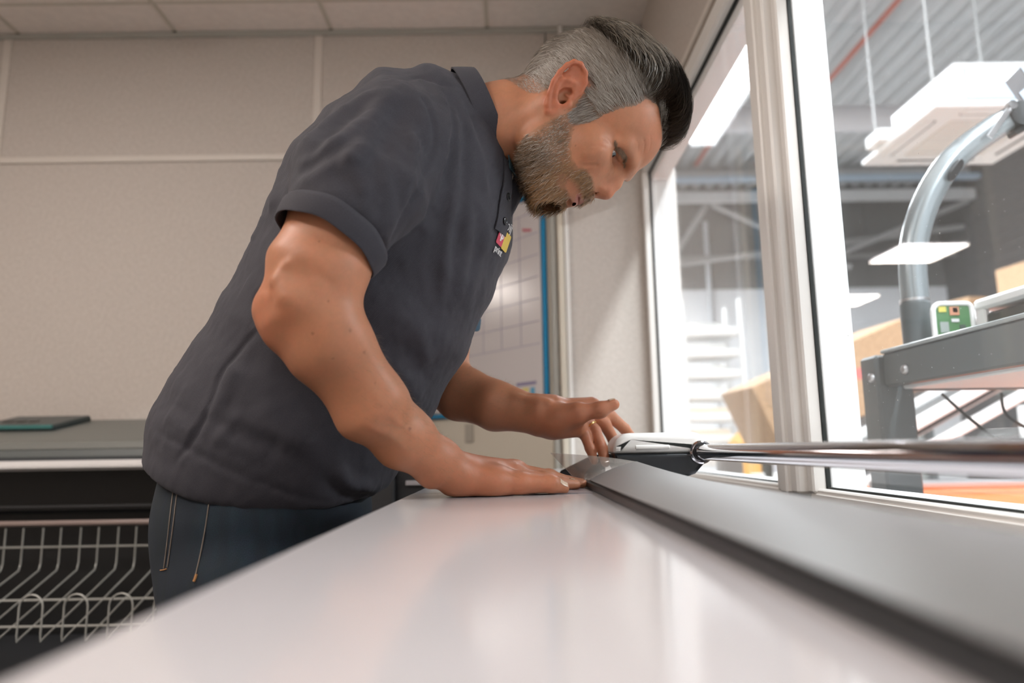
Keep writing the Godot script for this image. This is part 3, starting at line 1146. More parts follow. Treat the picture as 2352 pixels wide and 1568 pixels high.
func bench() -> void:
	# work bench of dark folded steel just outside the window
	var b := thing("steel_workbench", "dark grey steel workbench frame with silver bolts close outside the window", "workbench", Vector3(0.83, 0, -1.2))
	part("leg", MB.new().box(Vector3(0.825, 0.6, -1.515), Vector3(0.078, 1.2, 0.07), 0.006), M.dark_steel, b)
	part("leg", MB.new().box(Vector3(1.62, 0.6, -1.515), Vector3(0.078, 1.2, 0.07), 0.006), M.dark_steel, b)
	part("leg", MB.new().box(Vector3(0.825, 0.6, 0.3), Vector3(0.078, 1.2, 0.07), 0.006), M.dark_steel, b)
	part("leg", MB.new().box(Vector3(1.62, 0.6, 0.3), Vector3(0.078, 1.2, 0.07), 0.006), M.dark_steel, b)
	part("beam", MB.new().box(Vector3(0.815, 1.166, -0.60), Vector3(0.03, 0.070, 1.76), 0.004), M.dark_steel, b)
	part("beam_lip", MB.new().box(Vector3(0.822, 1.205, -0.60), Vector3(0.05, 0.008, 1.76), 0.002), mat(0.30, 0.33, 0.33, 0.3), b)
	part("beam", MB.new().box(Vector3(1.63, 1.166, -0.60), Vector3(0.03, 0.070, 1.76), 0.004), M.dark_steel, b)
	part("cross_beam", MB.new().box(Vector3(1.22, 1.15, -1.53), Vector3(0.73, 0.05, 0.03), 0.004), M.dark_steel, b)
	part("top", MB.new().box(Vector3(1.22, 1.135, -0.60), Vector3(0.76, 0.018, 1.78), 0.003), M.white, b)
	for z in [-1.50, -1.395]:
		part("bolt", MB.new().lathe([Vector2(0, 0.008), Vector2(0.006, 0.0075), Vector2(0.0095, 0.004), Vector2(0.0105, 0.0)], Vector3(0.80 if z > -1.45 else 0.786, 1.152 if z < -1.45 else 1.158, z), Vector3(-1, 0, 0.15), 16), M.steel, b)
	# screen arm: upright tube bending forward to a mounting plate
	var a := thing("screen_arm", "curved grey steel tube arm with an empty screen mounting plate on top", "screen arm", Vector3(0.897, 1.21, -1.5))
	var tube_m := mat(0.30, 0.335, 0.35, 0.25, 0.6)
	var path := smooth_path([Vector3(0.895, 1.145, -1.5), Vector3(0.896, 1.30, -1.5), Vector3(0.903, 1.43, -1.5), Vector3(0.937, 1.54, -1.49), Vector3(1.0, 1.635, -1.48), Vector3(1.085, 1.70, -1.47), Vector3(1.150, 1.735, -1.46)], 8)
	var rad: Array = []
	for i in path.size():
		rad.append(0.0285 if i < path.size() - 7 else 0.0285 - 0.008 * (i - path.size() + 7) / 6.0)
	part("tube", MB.new().tube(path, rad, 24), tube_m, a, 60.0)
	part("foot_sleeve", MB.new().lathe([Vector2(0.0295, 0.0), Vector2(0.0305, 0.002), Vector2(0.0305, 0.108), Vector2(0.0295, 0.11)], Vector3(0.895, 1.205, -1.5), Vector3.UP, 24), M.dark_steel, a)
	part("ring_slot", MB.new().lathe([Vector2(0.0288, 0.0), Vector2(0.0297, 0.0), Vector2(0.0297, 0.006), Vector2(0.0288, 0.006)], Vector3(0.895, 1.318, -1.5), Vector3.UP, 24), M.steel, a)
	part("cable_port", MB.new().prism(oval(0.028, 0.013), 0.006, Transform3D(Basis(Vector3(0.63, 0.77, 0.0), Vector3(-0.60, 0.50, 0.62), Vector3(0.48, -0.39, 0.79)).orthonormalized(), Vector3(0.985, 1.603, -1.453)), 0.002, 2), M.black, a)
	part("stay", MB.new().box(Vector3(1.085, 1.705, -1.432), Vector3(0.095, 0.013, 0.004), 0.002, Basis(Vector3(0, 0, 1), deg_to_rad(52))), M.steel, a)
	part("pivot_bolt", MB.new().lathe([Vector2(0, 0.012), Vector2(0.010, 0.012), Vector2(0.011, 0.0)], Vector3(1.112, 1.74, -1.436), Vector3(0, 0, 1), 16), M.steel, a)
	part("knuckle", MB.new().lathe([Vector2(0, 0.02), Vector2(0.028, 0.018), Vector2(0.03, -0.018), Vector2(0, -0.02)], Vector3(1.139, 1.727, -1.455), Vector3(0.1, 0, 1), 20), M.black, a)
	part("clip", MB.new().box(Vector3(1.145, 1.695, -1.455), Vector3(0.05, 0.012, 0.03), 0.003, Basis(Vector3(0, 0, 1), 0.5)), M.black, a)
	var pb := Basis(Vector3(0, 0, 1), deg_to_rad(-62)) * Basis(Vector3(1, 0, 0), deg_to_rad(24))
	var pl := mat(0.22, 0.22, 0.235, 0.3, 0.7)
	var o := Vector3(1.166, 1.752, -1.44)
	for s in [-1, 1]:
		part("mounting_plate", MB.new().box(o + pb * Vector3(0.0, 0.0, s * 0.040), Vector3(0.15, 0.003, 0.024), 0.001, pb), pl, a)
		part("mounting_plate", MB.new().box(o + pb * Vector3(s * 0.055, 0.0, 0), Vector3(0.04, 0.003, 0.06), 0.001, pb), pl, a)
	# device on the bench: white rim, printed green side, black slab behind
	var v := thing("desktop_device", "white framed device with a green printed circuit side standing on the steel bench", "device", Vector3(1.0, 1.145, -1.3))
	var rim: Array = []
	for p in rounded(0.892, 1.222, 0.974, 1.300, [0.004, 0.004, 0.012, 0.018], 5):
		rim.append(Vector3(p.x, p.y, -1.435))
	part("rim", MB.new().tube(rim, 0.0055, 8, false, true), M.white, v)
	part("printed_side", MB.new().box(Vector3(0.933, 1.260, -1.437), Vector3(0.074, 0.074, 0.008), 0.003), mat(0.07, 0.19, 0.075, 0.4), v)
	for q in [[0.911, 1.288, 0.016, 0.012, Color(0.55, 0.50, 0.10)], [0.936, 1.284, 0.020, 0.018, Color(0.50, 0.22, 0.13)], [0.938, 1.286, 0.010, 0.010, Color(0.25, 0.42, 0.50)], [0.936, 1.264, 0.016, 0.007, Color(0.6, 0.6, 0.6)], [0.912, 1.250, 0.018, 0.022, Color(0.30, 0.34, 0.32)], [0.950, 1.250, 0.012, 0.009, Color(0.05, 0.07, 0.06)], [0.918, 1.234, 0.018, 0.006, Color(0.04, 0.05, 0.05)], [0.944, 1.236, 0.013, 0.007, Color(0.05, 0.08, 0.06)]]:
		part("printed_mark", MB.new().box(Vector3(q[0], q[1], -1.4322), Vector3(q[2], q[3], 0.001), 0.0), mat(q[4].r, q[4].g, q[4].b, 0.5), v)
	part("shell", MB.new().box(Vector3(1.055, 1.294, -1.22), Vector3(0.15, 0.024, 0.44), 0.008), M.white, v)
	part("end_cap", MB.new().box(Vector3(0.990, 1.262, -1.425), Vector3(0.012, 0.084, 0.03), 0.004), M.white, v)
	part("black_slab", MB.new().box(Vector3(1.055, 1.250, -1.20), Vector3(0.14, 0.05, 0.42), 0.006), M.black, v)
	part("foot", MB.new().box(Vector3(1.02, 1.185, -1.30), Vector3(0.20, 0.080, 0.24), 0.004), M.dark_steel, v)
	# cables hanging below
	var kc := 0
	for pth in [[Vector3(0.98, 1.120, -1.575), Vector3(1.0, 1.05, -1.5), Vector3(1.06, 0.98, -1.46), Vector3(1.12, 0.95, -1.43), Vector3(1.16, 0.86, -1.4), Vector3(1.20, 0.70, -1.4)], [Vector3(1.115, 1.12, -1.575), Vector3(1.11, 1.07, -1.56), Vector3(1.128, 1.02, -1.5), Vector3(1.112, 0.97, -1.5), Vector3(1.10, 0.85, -1.5), Vector3(1.10, 0.70, -1.5)]]:
		one("cable", MB.new().tube(smooth_path(pth, 6), 0.0035, 6), M.black, ["thin black cable slanting down below the steel bench", "thin black cable hanging in a wave below the steel bench"][kc], "cable")
		kc += 1

func oval(a: float, b: float) -> PackedVector2Array:
	var p := PackedVector2Array()
	for s in 8:
		p.append(Vector2(a - b, 0) + Vector2(cos(-PI / 2 + PI * s / 7.0), sin(-PI / 2 + PI * s / 7.0)) * b)
	for s in 8:
		p.append(Vector2(-a + b, 0) + Vector2(cos(PI / 2 + PI * s / 7.0), sin(PI / 2 + PI * s / 7.0)) * b)
	return p

func carton(at: Vector3, s: Vector3, yaw: float, label: String, group := "", tilt := 0.0) -> Node3D:
	var t := thing("cardboard_box", label, "box", at, group)
	var b := Basis(Vector3.UP, yaw) * Basis(Vector3(0, 0, 1), tilt)
	part("body", MB.new().box(at, s, 0.006, b), M.card, t)
	part("tape", MB.new().box(at + b * Vector3(0, s.y / 2 + 0.0005, 0), Vector3(0.05, 0.001, s.z * 0.98), 0.0, b), mat(0.62, 0.47, 0.30, 0.3), t)
	part("flap_seam", MB.new().box(at + b * Vector3(0, 0, s.z / 2 + 0.0005), Vector3(s.x * 0.98, 0.004, 0.001), 0.0, b), mat(0.36, 0.22, 0.12, 0.8), t)
	return t

func rack_and_boxes() -> void:
	# conveyor rising to the right with a big carton on it
	var cv := thing("belt_conveyor", "inclined belt conveyor with pale rails rising to the right behind the bench", "conveyor", Vector3(2.3, 0.6, -3.4))
	var dir := Vector3(0.89, 0.455, 0.0).normalized()
	var p0 := Vector3(1.46, 0.93, -3.18)
	var bs := Basis(dir, Vector3(-0.455, 0.89, 0).normalized(), Vector3(0, 0, 1)).orthonormalized()
	part("belt", MB.new().box(p0 + dir * 0.75 - bs.y * 0.02, Vector3(2.0, 0.04, 0.30), 0.01, bs), M.black, cv)
	for s in [-1, 1]:
		part("rail", MB.new().box(p0 + dir * 0.75 + bs.z * 0.16 * s + bs.y * 0.01, Vector3(2.05, 0.05, 0.03), 0.006, bs), M.white, cv)
		part("lower_rail", MB.new().box(p0 + dir * 0.75 + bs.z * 0.16 * s - bs.y * 0.10, Vector3(2.05, 0.045, 0.03), 0.006, bs), M.white, cv)
		for u in [0.1, 1.35]:
			part("leg", MB.new().tube([p0 + dir * u + bs.z * 0.14 * s, Vector3((p0 + dir * u).x, 0.0, (p0 + dir * u + bs.z * 0.14 * s).z)], 0.025, 8), M.dark_steel, cv)
	var cc := Vector3(1.885, 1.345, -4.15)
	var big := carton(cc, Vector3(1.02, 0.40, 0.5), 0.05, "large tilted cardboard carton resting behind the conveyor beyond the window post", "", 0.40)
	var bb := Basis(Vector3.UP, 0.05) * Basis(Vector3(0, 0, 1), 0.40)
	for q in [[0.10, 0.02], [0.17, -0.15]]:
		part("red_mark", MB.new().box(cc + bb * Vector3(q[0], q[1], 0.2515), Vector3(0.06, 0.06, 0.001), 0.0, bb), mat(0.62, 0.16, 0.15, 0.6), big)
	# trestle that carries the carton
	var tr := thing("carton_trestle", "dark sloping trestle carrying the large tilted carton", "trestle", Vector3(cc.x, 0, cc.z))
	part("deck", MB.new().box(cc + bb * Vector3(0, -0.226, 0), Vector3(1.1, 0.045, 0.5), 0.005, bb), mat(0.09, 0.085, 0.08, 0.6), tr)
	for s in [-1, 1]:
		for u in [-1, 1]:
			var tp: Vector3 = cc + bb * Vector3(0.42 * s, -0.24, 0.2 * u)
			part("leg", MB.new().tube([tp, Vector3(tp.x, 0, tp.z)], 0.025, 8), M.dark_steel, tr)
	# orange machine along the window
	var om := thing("orange_machine", "long low machine with an orange deck beyond the window sill", "machine", Vector3(2.0, 0, -2.6))
	part("deck", MB.new().box(Vector3(2.35, 0.815, -2.38), Vector3(2.3, 0.05, 1.10), 0.02), M.orange, om)
	part("front_band", MB.new().box(Vector3(2.35, 0.76, -1.81), Vector3(2.3, 0.075, 0.03), 0.008), mat(0.70, 0.11, 0.02, 0.35), om)
	part("body", MB.new().box(Vector3(2.35, 0.36, -2.36), Vector3(2.2, 0.72, 1.05), 0.02), mat(0.25, 0.10, 0.06, 0.5), om)
	part("rail", MB.new().tube([Vector3(1.22, 0.87, -2.4), Vector3(3.4, 0.88, -2.4)], 0.018, 10), M.steel, om)
	part("rail_mount", MB.new().box(Vector3(2.12, 0.865, -2.4), Vector3(0.12, 0.06, 0.08), 0.01), mat(0.45, 0.46, 0.48, 0.4), om)
	part("clamp", MB.new().lathe([Vector2(0, 0.0), Vector2(0.028, 0.0), Vector2(0.03, 0.05), Vector2(0.02, 0.10), Vector2(0, 0.10)], Vector3(2.3, 0.86, -2.33), Vector3(1, -0.1, 0.1), 14), M.black, om)
	part("hook", MB.new().tube(smooth_path([Vector3(2.44, 0.87, -2.33), Vector3(2.46, 0.83, -2.32), Vector3(2.45, 0.79, -2.32), Vector3(2.43, 0.77, -2.32)], 5), 0.014, 8), M.steel, om)
	one("slanting_strap", MB.new().tube([Vector3(1.42, 0.905, -1.72), Vector3(1.60, 0.70, -1.70)], 0.008, 8), M.black, "black strap slanting down over the orange deck", "strap")
	# small things on the sill side of the machine, left of the post
	one("grey_bin", MB.new().box(Vector3(1.52, 0.79, -4.9), Vector3(0.15, 0.30, 0.15), 0.02), mat(0.2, 0.2, 0.21, 0.5), "small dark grey bin on a white stand low beyond the window beside the roller housing", "bin")
	var bt := thing("bin_stand", "low white stand below the small grey bin beyond the window", "stand", Vector3(1.52, 0, -4.9))
	part("top", MB.new().box(Vector3(1.52, 0.62, -4.9), Vector3(0.4, 0.03, 0.4), 0.005), M.white, bt)
	for q in [-0.17, 0.17]:
		for w in [-0.17, 0.17]:
			part("leg", MB.new().box(Vector3(1.52 + q, 0.30, -4.9 + w), Vector3(0.04, 0.605, 0.04), 0.004), M.white, bt)
	var sm := thing("small_machine", "dark machine head on an orange base low beyond the window post", "machine", Vector3(2.55, 0, -5.5))
	part("base", MB.new().box(Vector3(2.55, 0.38, -5.5), Vector3(0.8, 0.76, 0.6), 0.02), M.orange, sm)
	part("table", MB.new().box(Vector3(2.40, 0.775, -5.3), Vector3(1.0, 0.03, 0.6), 0.004), M.white, sm)
	part("head", MB.new().box(Vector3(2.50, 0.89, -5.3), Vector3(0.24, 0.20, 0.3), 0.03), M.black, sm)
	part("handle", MB.new().tube([Vector3(2.15, 0.85, -5.1), Vector3(2.44, 0.87, -5.15)], 0.03, 8), M.black, sm)
	# pallet truck: yellow orange hood with a dark wheel shape
	var pt := thing("yellow_truck", "yellow orange truck hood with dark round front behind the window post", "truck", Vector3(2.42, 0, -7.2))
	part("hood", MB.new().box(Vector3(2.56, 0.64, -7.2), Vector3(0.52, 1.06, 0.7), 0.2), mat(0.85, 0.42, 0.06, 0.4), pt)
	part("face", MB.new().box(Vector3(2.62, 0.74, -6.86), Vector3(0.38, 0.74, 0.06), 0.028), M.black, pt)
	part("badge", MB.new().box(Vector3(2.62, 0.80, -6.825), Vector3(0.24, 0.2, 0.008), 0.004), mat(0.5, 0.52, 0.55, 0.4), pt)
	part("fork", MB.new().box(Vector3(2.56, 0.08, -7.2), Vector3(0.5, 0.14, 1.2), 0.03), M.dark_steel, pt)
	# stack of white trays
	var st := Vector3(2.35, 0, -8.2)
	for k in 9:
		var y := 0.35 + k * 0.245
		var t := thing("white_tray", "white tray in the tall stack beyond the window, %s from the floor" % ["first", "second", "third", "fourth", "fifth", "sixth", "seventh", "eighth", "ninth"][k], "tray", Vector3(st.x, y, st.z), "white trays stacked in the hall")
		part("tray", MB.new().box(Vector3(st.x, y, st.z), Vector3(0.62, 0.10, 0.6), 0.02), M.white, t)
		part("contents", MB.new().box(Vector3(st.x - 0.05, y + 0.08, st.z), Vector3(0.42, 0.06, 0.46), 0.01), mat(0.72, 0.60, 0.46, 0.6) if k < 5 else mat(0.6, 0.6, 0.58, 0.6), t)
	var sr := thing("tray_rack", "thin white upright rack holding the stack of trays", "rack", Vector3(st.x, 0, st.z))
	for s in [-1, 1]:
		for u in [-1, 1]:
			part("upright", MB.new().box(Vector3(st.x + 0.335 * s, 1.35, st.z + 0.27 * u), Vector3(0.04, 2.7, 0.04), 0.004), M.white, sr)
	one("wall_conduit", MB.new().tube([Vector3(4.12, 0.1, -13.9), Vector3(4.12, 5.6, -13.9)], 0.05, 10), mat(0.66, 0.68, 0.70, 0.5), "pale vertical pipe on the hall's back wall", "pipe")
	var pw := thing("low_partition", "low pale partition standing before the white hall wall", "partition", Vector3(5.6, 0, -13.2))
	part("screen", MB.new().box(Vector3(5.6, 1.0, -13.2), Vector3(2.6, 2.0, 0.06), 0.01), mat(0.70, 0.70, 0.71, 0.6), pw)
	part("post", MB.new().box(Vector3(4.9, 1.0, -13.15), Vector3(0.06, 2.0, 0.1), 0.01), mat(0.6, 0.6, 0.6, 0.5), pw)
	# shelving along the block wall
	var sh := thing("storage_shelving", "white steel shelving along the dark block wall of the hall", "shelving", Vector3(4.6, 0, -5.6))
	var sx := 4.55
	for y in [0.45, 0.98, 1.46]:
		part("shelf", MB.new().box(Vector3(sx, y, -5.6), Vector3(1.6, 0.035, 1.8), 0.006), mat(0.33, 0.37, 0.36, 0.5), sh)
	part("shelf", MB.new().box(Vector3(sx, 2.02, -5.6), Vector3(1.6, 0.10, 1.8), 0.01), M.white, sh)
	for u in [-1, 1]:
		for s in [-1, 1]:
			part("upright", MB.new().box(Vector3(sx + 0.77 * s, 1.02, -5.6 + 0.86 * u), Vector3(0.05, 2.04, 0.05), 0.006), mat(0.30, 0.33, 0.32, 0.5), sh)
	var pink := mat(0.75, 0.03, 0.25, 0.5)
	var i := 0
	for q in [[3.95, 1.14, 0.30, 0.26, M.white], [4.38, 1.16, 0.34, 0.30, M.white], [4.80, 1.15, 0.3, 0.28, M.white], [3.92, 0.61, 0.36, 0.24, M.card], [4.36, 0.61, 0.40, 0.24, M.card], [4.84, 0.62, 0.42, 0.26, M.card]]:
		var t := thing("storage_box", ["white box with a pink label at the left of the middle shelf", "white box with a pink label in the middle of the middle shelf", "white box with a pink label at the right of the middle shelf", "cardboard box with pink labels at the left of the lower shelf", "cardboard box with pink labels in the middle of the lower shelf", "cardboard box with pink labels at the right of the lower shelf"][i], "box", Vector3(q[0], q[1], -5.03), "labelled boxes on the hall shelving")
		part("body", MB.new().box(Vector3(q[0], q[1], -5.03), Vector3(q[2], q[3], 0.4), 0.01), q[4], t)
		part("label", MB.new().box(Vector3(q[0] - q[2] * 0.25, q[1] - 0.01, -4.8295), Vector3(q[2] * 0.36, q[3] * 0.7, 0.001), 0.0), M.white if i > 2 else pink, t)
		part("label_top", MB.new().box(Vector3(q[0] - q[2] * 0.25, q[1] + q[3] * 0.33, -4.8285), Vector3(q[2] * 0.26, q[3] * 0.16, 0.001), 0.0), pink, t)
		i += 1
	carton(Vector3(4.02, 2.21, -5.15), Vector3(0.32, 0.26, 0.4), 0.1, "upright cardboard box on top of the hall shelving", "boxes on top of the hall shelving")
	carton(Vector3(4.55, 2.19, -5.2), Vector3(0.46, 0.24, 0.4), -0.1, "wider cardboard box on top of the hall shelving at the picture edge", "boxes on top of the hall shelving")
	carton(Vector3(3.86, 2.13, -5.75), Vector3(0.22, 0.12, 0.30), 0.2, "small low cardboard box at the end of the shelving top", "boxes on top of the hall shelving")
# ------------------------------------------------------------------ cutting board, roller and clamp strip
const TOP := 0.955

func build_board() -> void:
	var t := thing("cutting_table", "long narrow white glossy cutting table the man leans on", "table", Vector3(0.08, 0, -0.7))
	part("top", MB.new().box(Vector3(0.0825, TOP - 0.0125, -0.210), Vector3(0.435, 0.025, 1.50), 0.0025), M.board_white, t)
	part("top", MB.new().box(Vector3(0.0825, TOP - 0.0128, -1.4805), Vector3(0.435, 0.025, 1.036), 0.0025), M.board_white, t)
	for x in [-0.115, 0.275]:
		part("apron", MB.new().box(Vector3(x, TOP - 0.055, -0.62), Vector3(0.02, 0.06, 2.5), 0.003), M.dark_steel, t)
		for z in [0.42, -1.85]:
			part("leg", MB.new().box(Vector3(x, (TOP - 0.085) / 2, z), Vector3(0.035, TOP - 0.085, 0.035), 0.004), M.dark_steel, t)
	# trimmer: black base rail, grey clamp strip, chrome guide rod, end housing
	var r := thing("rotary_trimmer", "rotary paper trimmer with chrome guide rod, white and black end housing and smoky clamp strip", "trimmer", Vector3(0.2, TOP, -0.5))
	part("base_rail", MB.new().box(Vector3(0.165, TOP + 0.0062, -0.34), Vector3(0.114, 0.0122, 1.44), 0.003), M.black, r)
	var rows: Array = []
	for s in 25:
		var u := s / 24.0
		var z := lerpf(0.40, -0.97, u)
		var row: Array = []
		var lift := pow(clampf((u - 0.80) / 0.2, 0.0, 1.0), 2.0)
		for k in 9:
			var w := k / 8.0
			var p := Vector3(lerpf(0.1085, 0.204, w), lerpf(TOP + 0.0135, TOP + 0.0215, w) + 0.003 * sin(w * PI), z)
			p += Vector3(-0.030 * w, 0.016 * w, -0.004) * lift
			row.append(p)
		rows.append(row)
	var film := mat(0.15, 0.143, 0.138, 0.42)
	part("clamp_strip", MB.new().sheet(rows, 0.0012), film, r, 60.0)
	# the clear free end of the strip, curling up to the left
	var clear := mat(0.55, 0.53, 0.50, 0.12)
	clear.albedo_color.a = 0.30
	clear.transparency = BaseMaterial3D.TRANSPARENCY_ALPHA
	rows = []
	for s in 9:
		var u := s / 8.0
		var row: Array = []
		for k in 7:
			var w := k / 6.0
			var a := Vector3(lerpf(0.1085, 0.204, w), lerpf(TOP + 0.0135, TOP + 0.0215, w) + 0.003 * sin(w * PI), -0.97) + Vector3(-0.030 * w, 0.016 * w, -0.004)
			var b := Vector3(0.1, 0.962, -1.04).lerp(Vector3(0.058, 1.006, -1.015), w)
			row.append(a.lerp(b, u * u * 0.4 + u * 0.6) + Vector3(0, 0.002 * sin(u * PI), 0))
		rows.append(row)
	part("clear_tip", MB.new().sheet(rows, 0.0008), clear, r, 60.0)
	part("guide_rod", MB.new().tube([Vector3(0.2835, 1.0035, -1.06), Vector3(0.2835, 1.0032, 0.45)], 0.0115, 32), M.chrome, r)
	# housing: rounded white shell over a black hull
	var xf := Transform3D(Basis.IDENTITY, Vector3(0, 0, -1.135))
	var shell := PackedVector2Array([Vector2(0.1545, 1.0035)])
	for p in rounded(0.1545, 1.0035, 0.296, 1.0335, [0.0, 0.0, 0.022, 0.026], 8):
		shell.append(p)
	part("shell", MB.new().prism(rounded(0.1545, 1.0035, 0.296, 1.0335, [0.003, 0.003, 0.022, 0.0255], 8), 0.085, xf, 0.010, 5), M.white_gloss, r, 60.0)
	part("grip_ridge", MB.new().box(Vector3(0.2125, 1.0120, -1.0535), Vector3(0.052, 0.0070, 0.010), 0.0034), M.white_gloss, r, 80.0)
	var hull := PackedVector2Array([Vector2(0.156, 1.003), Vector2(0.158, 0.985), Vector2(0.166, 0.970), Vector2(0.18, 0.963), Vector2(0.252, 0.963), Vector2(0.276, 0.972), Vector2(0.291, 0.988), Vector2(0.2955, 1.003)])
	part("hull", MB.new().prism(hull, 0.083, Transform3D(Basis.IDENTITY, Vector3(0, 0, -1.134)), 0.006, 3), M.black_gloss, r, 40.0)
	part("foot", MB.new().box(Vector3(0.215, 0.9595, -1.09), Vector3(0.09, 0.009, 0.06), 0.002), M.black, r)
	part("rear_plate", MB.new().prism(PackedVector2Array([Vector2(0.075, 0.957), Vector2(0.16, 0.957), Vector2(0.16, 1.004), Vector2(0.13, 0.996), Vector2(0.085, 0.975)]), 0.010, Transform3D(Basis.IDENTITY, Vector3(0, 0, -1.2)), 0.002, 1), M.black, r)
	part("bearing_ring", MB.new().lathe([Vector2(0.0122, 0.0), Vector2(0.0150, 0.0005), Vector2(0.0172, 0.004), Vector2(0.0172, 0.014), Vector2(0.0150, 0.016), Vector2(0.0142, 0.014), Vector2(0.0140, 0.006), Vector2(0.0122, 0.006)], Vector3(0.2835, 1.0035, -1.058), Vector3(0, 0, 1), 32, false), M.chrome, r, 40.0)
	for k in 3:
		part("thread", MB.new().lathe([Vector2(0.0125, 0.0), Vector2(0.0136, 0.0006), Vector2(0.0125, 0.0014)], Vector3(0.2835, 1.0035, -1.052 + k * 0.0024), Vector3(0, 0, 1), 28, false), M.steel, r)
	# sheet of film under his hand, its edge on the seam, with a small backing tab
	one("film_sheet", MB.new().box(Vector3(0.02, TOP + 0.0006, -1.02), Vector3(0.17, 0.0009, 0.22), 0.0), mat(0.30, 0.27, 0.29, 0.3), "thin dark edged film sheet lying under the right hand", "sheet")
	one("backing_tab", MB.new().prism(PackedVector2Array([Vector2(0.0, 0.0), Vector2(0.014, -0.022), Vector2(0.026, -0.022), Vector2(0.042, 0.0)]), 0.0006, Transform3D(Basis(Vector3(1, 0, 0), Vector3(0, 0, -1), Vector3(0, 1, 0)), Vector3(0.020, TOP + 0.0016, -0.915))), mat(0.78, 0.74, 0.66, 0.5), "small cream backing tab sticking out under the thumb", "tab")

# ------------------------------------------------------------------ wide format printer behind the man
func build_printer() -> void:
	var p := thing("wide_format_printer", "wide dark grey floor standing printer with silver front bar and wire catch basket", "printer", Vector3(-1.3, 0, -2.1))
	var top := mat(0.150, 0.152, 0.138, 0.5)
	var front := mat(0.075, 0.083, 0.08, 0.5)
	var dark := mat(0.030, 0.034, 0.038, 0.5)
	var x0 := -2.5
	var x1 := -0.66
	var prof := func(a: Array) -> PackedVector2Array:
		var q := PackedVector2Array()
		for s in a:
			q.append(Vector2(s[0], s[1]))
		return q
	# profiles are (depth towards the camera, height), pushed along x
	var bx := Basis(Vector3(0, 0, 1), Vector3(0, 1, 0), Vector3(-1, 0, 0))
	var xf := Transform3D(bx, Vector3(x1, 0, 0))
	var L := x1 - x0
	part("top_cover", MB.new().prism(prof.call([[-2.42, 1.02], [-2.42, 1.128], [-2.40, 1.132], [-2.03, 1.062], [-2.0, 1.05], [-1.995, 1.032], [-2.1, 1.02]]), L, xf, 0.006, 2), top, p, 20.0)
	part("front_band", MB.new().prism(prof.call([[-2.2, 1.01], [-2.2, 1.03], [-1.985, 1.03], [-1.975, 1.010]]), L, xf, 0.002, 1), front, p, 20.0)
	part("lower_band", MB.new().prism(prof.call([[-2.2, 0.995], [-2.2, 1.0095], [-1.975, 1.0095], [-1.955, 0.995]]), L, xf, 0.001, 1), dark, p, 20.0)
	# silver bar with a chamfered, angled end
	var sil := mat(0.66, 0.64, 0.63, 0.30)
	part("front_bar", MB.new().prism(prof.call([[-2.0, 0.975], [-2.0, 1.0], [-1.945, 1.0], [-1.915, 0.988], [-1.915, 0.981], [-1.93, 0.973]]), 1.5, Transform3D(bx, Vector3(-0.985, 0, 0)), 0.0015, 1), sil, p, 20.0)
	part("bar_end", MB.new().prism(PackedVector2Array([Vector2(-0.985, 1.0), Vector2(-0.70, 1.0), Vector2(-0.70, 0.89), Vector2(-0.985, 0.975)]), 0.05, Transform3D(Basis.IDENTITY, Vector3(0, 0, -1.985)), 0.006, 1), mat(0.36, 0.38, 0.365, 0.4), p, 20.0)
	# dark body and the opening below the bar
	part("body", MB.new().box(Vector3((x0 + x1) / 2, 0.93, -2.30), Vector3(L - 0.02, 0.18, 0.26), 0.01), M.black, p)
	part("back_plate", MB.new().box(Vector3((x0 + x1) / 2, 0.62, -2.28), Vector3(L - 0.05, 0.5, 0.03), 0.004), M.black, p)
	part("platen_bar", MB.new().box(Vector3((x0 + x1) / 2, 0.874, -1.985), Vector3(L - 0.1, 0.006, 0.02), 0.002), mat(0.03, 0.03, 0.032, 0.5), p)
	part("roller_bar", MB.new().tube([Vector3(x0 + 0.05, 0.832, -1.95), Vector3(x1 - 0.05, 0.832, -1.95)], 0.0075, 10), mat(0.24, 0.18, 0.16, 0.4), p)
	part("base_tray", MB.new().box(Vector3(-1.55, 0.45, -1.95), Vector3(1.7, 0.05, 0.6), 0.01), mat(0.03, 0.032, 0.035, 0.6), p)
	for x in [-2.35, -0.9]:
		part("stand_leg", MB.new().box(Vector3(x, 0.42, -2.2), Vector3(0.08, 0.84, 0.12), 0.01), dark, p)
		part("stand_foot", MB.new().box(Vector3(x, 0.035, -2.05), Vector3(0.09, 0.07, 0.62), 0.01), dark, p)
	# wire catch basket: bent wires in pairs, joined at the front by a loop
	var wire := mat(0.42, 0.42, 0.39, 0.35, 0.3)
	for k in 9:
		var cx := -0.912 - 0.1045 * (k - 2)
		var pts: Array = [Vector3(cx - 0.0275, 0.815, -2.0), Vector3(cx - 0.0275, 0.705, -2.0), Vector3(cx - 0.0275, 0.588, -1.70)]
		pts = [Vector3(cx - 0.0275, 0.815, -2.0), Vector3(cx - 0.0275, 0.72, -2.0), Vector3(cx - 0.0275, 0.702, -1.994), Vector3(cx - 0.0275, 0.594, -1.712), Vector3(cx - 0.0275, 0.589, -1.702), Vector3(cx - 0.0275, 0.60, -1.70), Vector3(cx - 0.0275, 0.664, -1.70)]
		for s in 9:
			var a := PI - PI * s / 8.0
			pts.append(Vector3(cx + cos(a) * 0.0275, 0.666 + sin(a) * 0.0275, -1.70))
		pts += [Vector3(cx + 0.0275, 0.60, -1.70), Vector3(cx + 0.0275, 0.589, -1.702), Vector3(cx + 0.0275, 0.594, -1.712), Vector3(cx + 0.0275, 0.702, -1.994), Vector3(cx + 0.0275, 0.72, -2.0), Vector3(cx + 0.0275, 0.815, -2.0)]
		part("basket_wire", MB.new().tube(pts, 0.0021, 7), wire, p, 60.0)
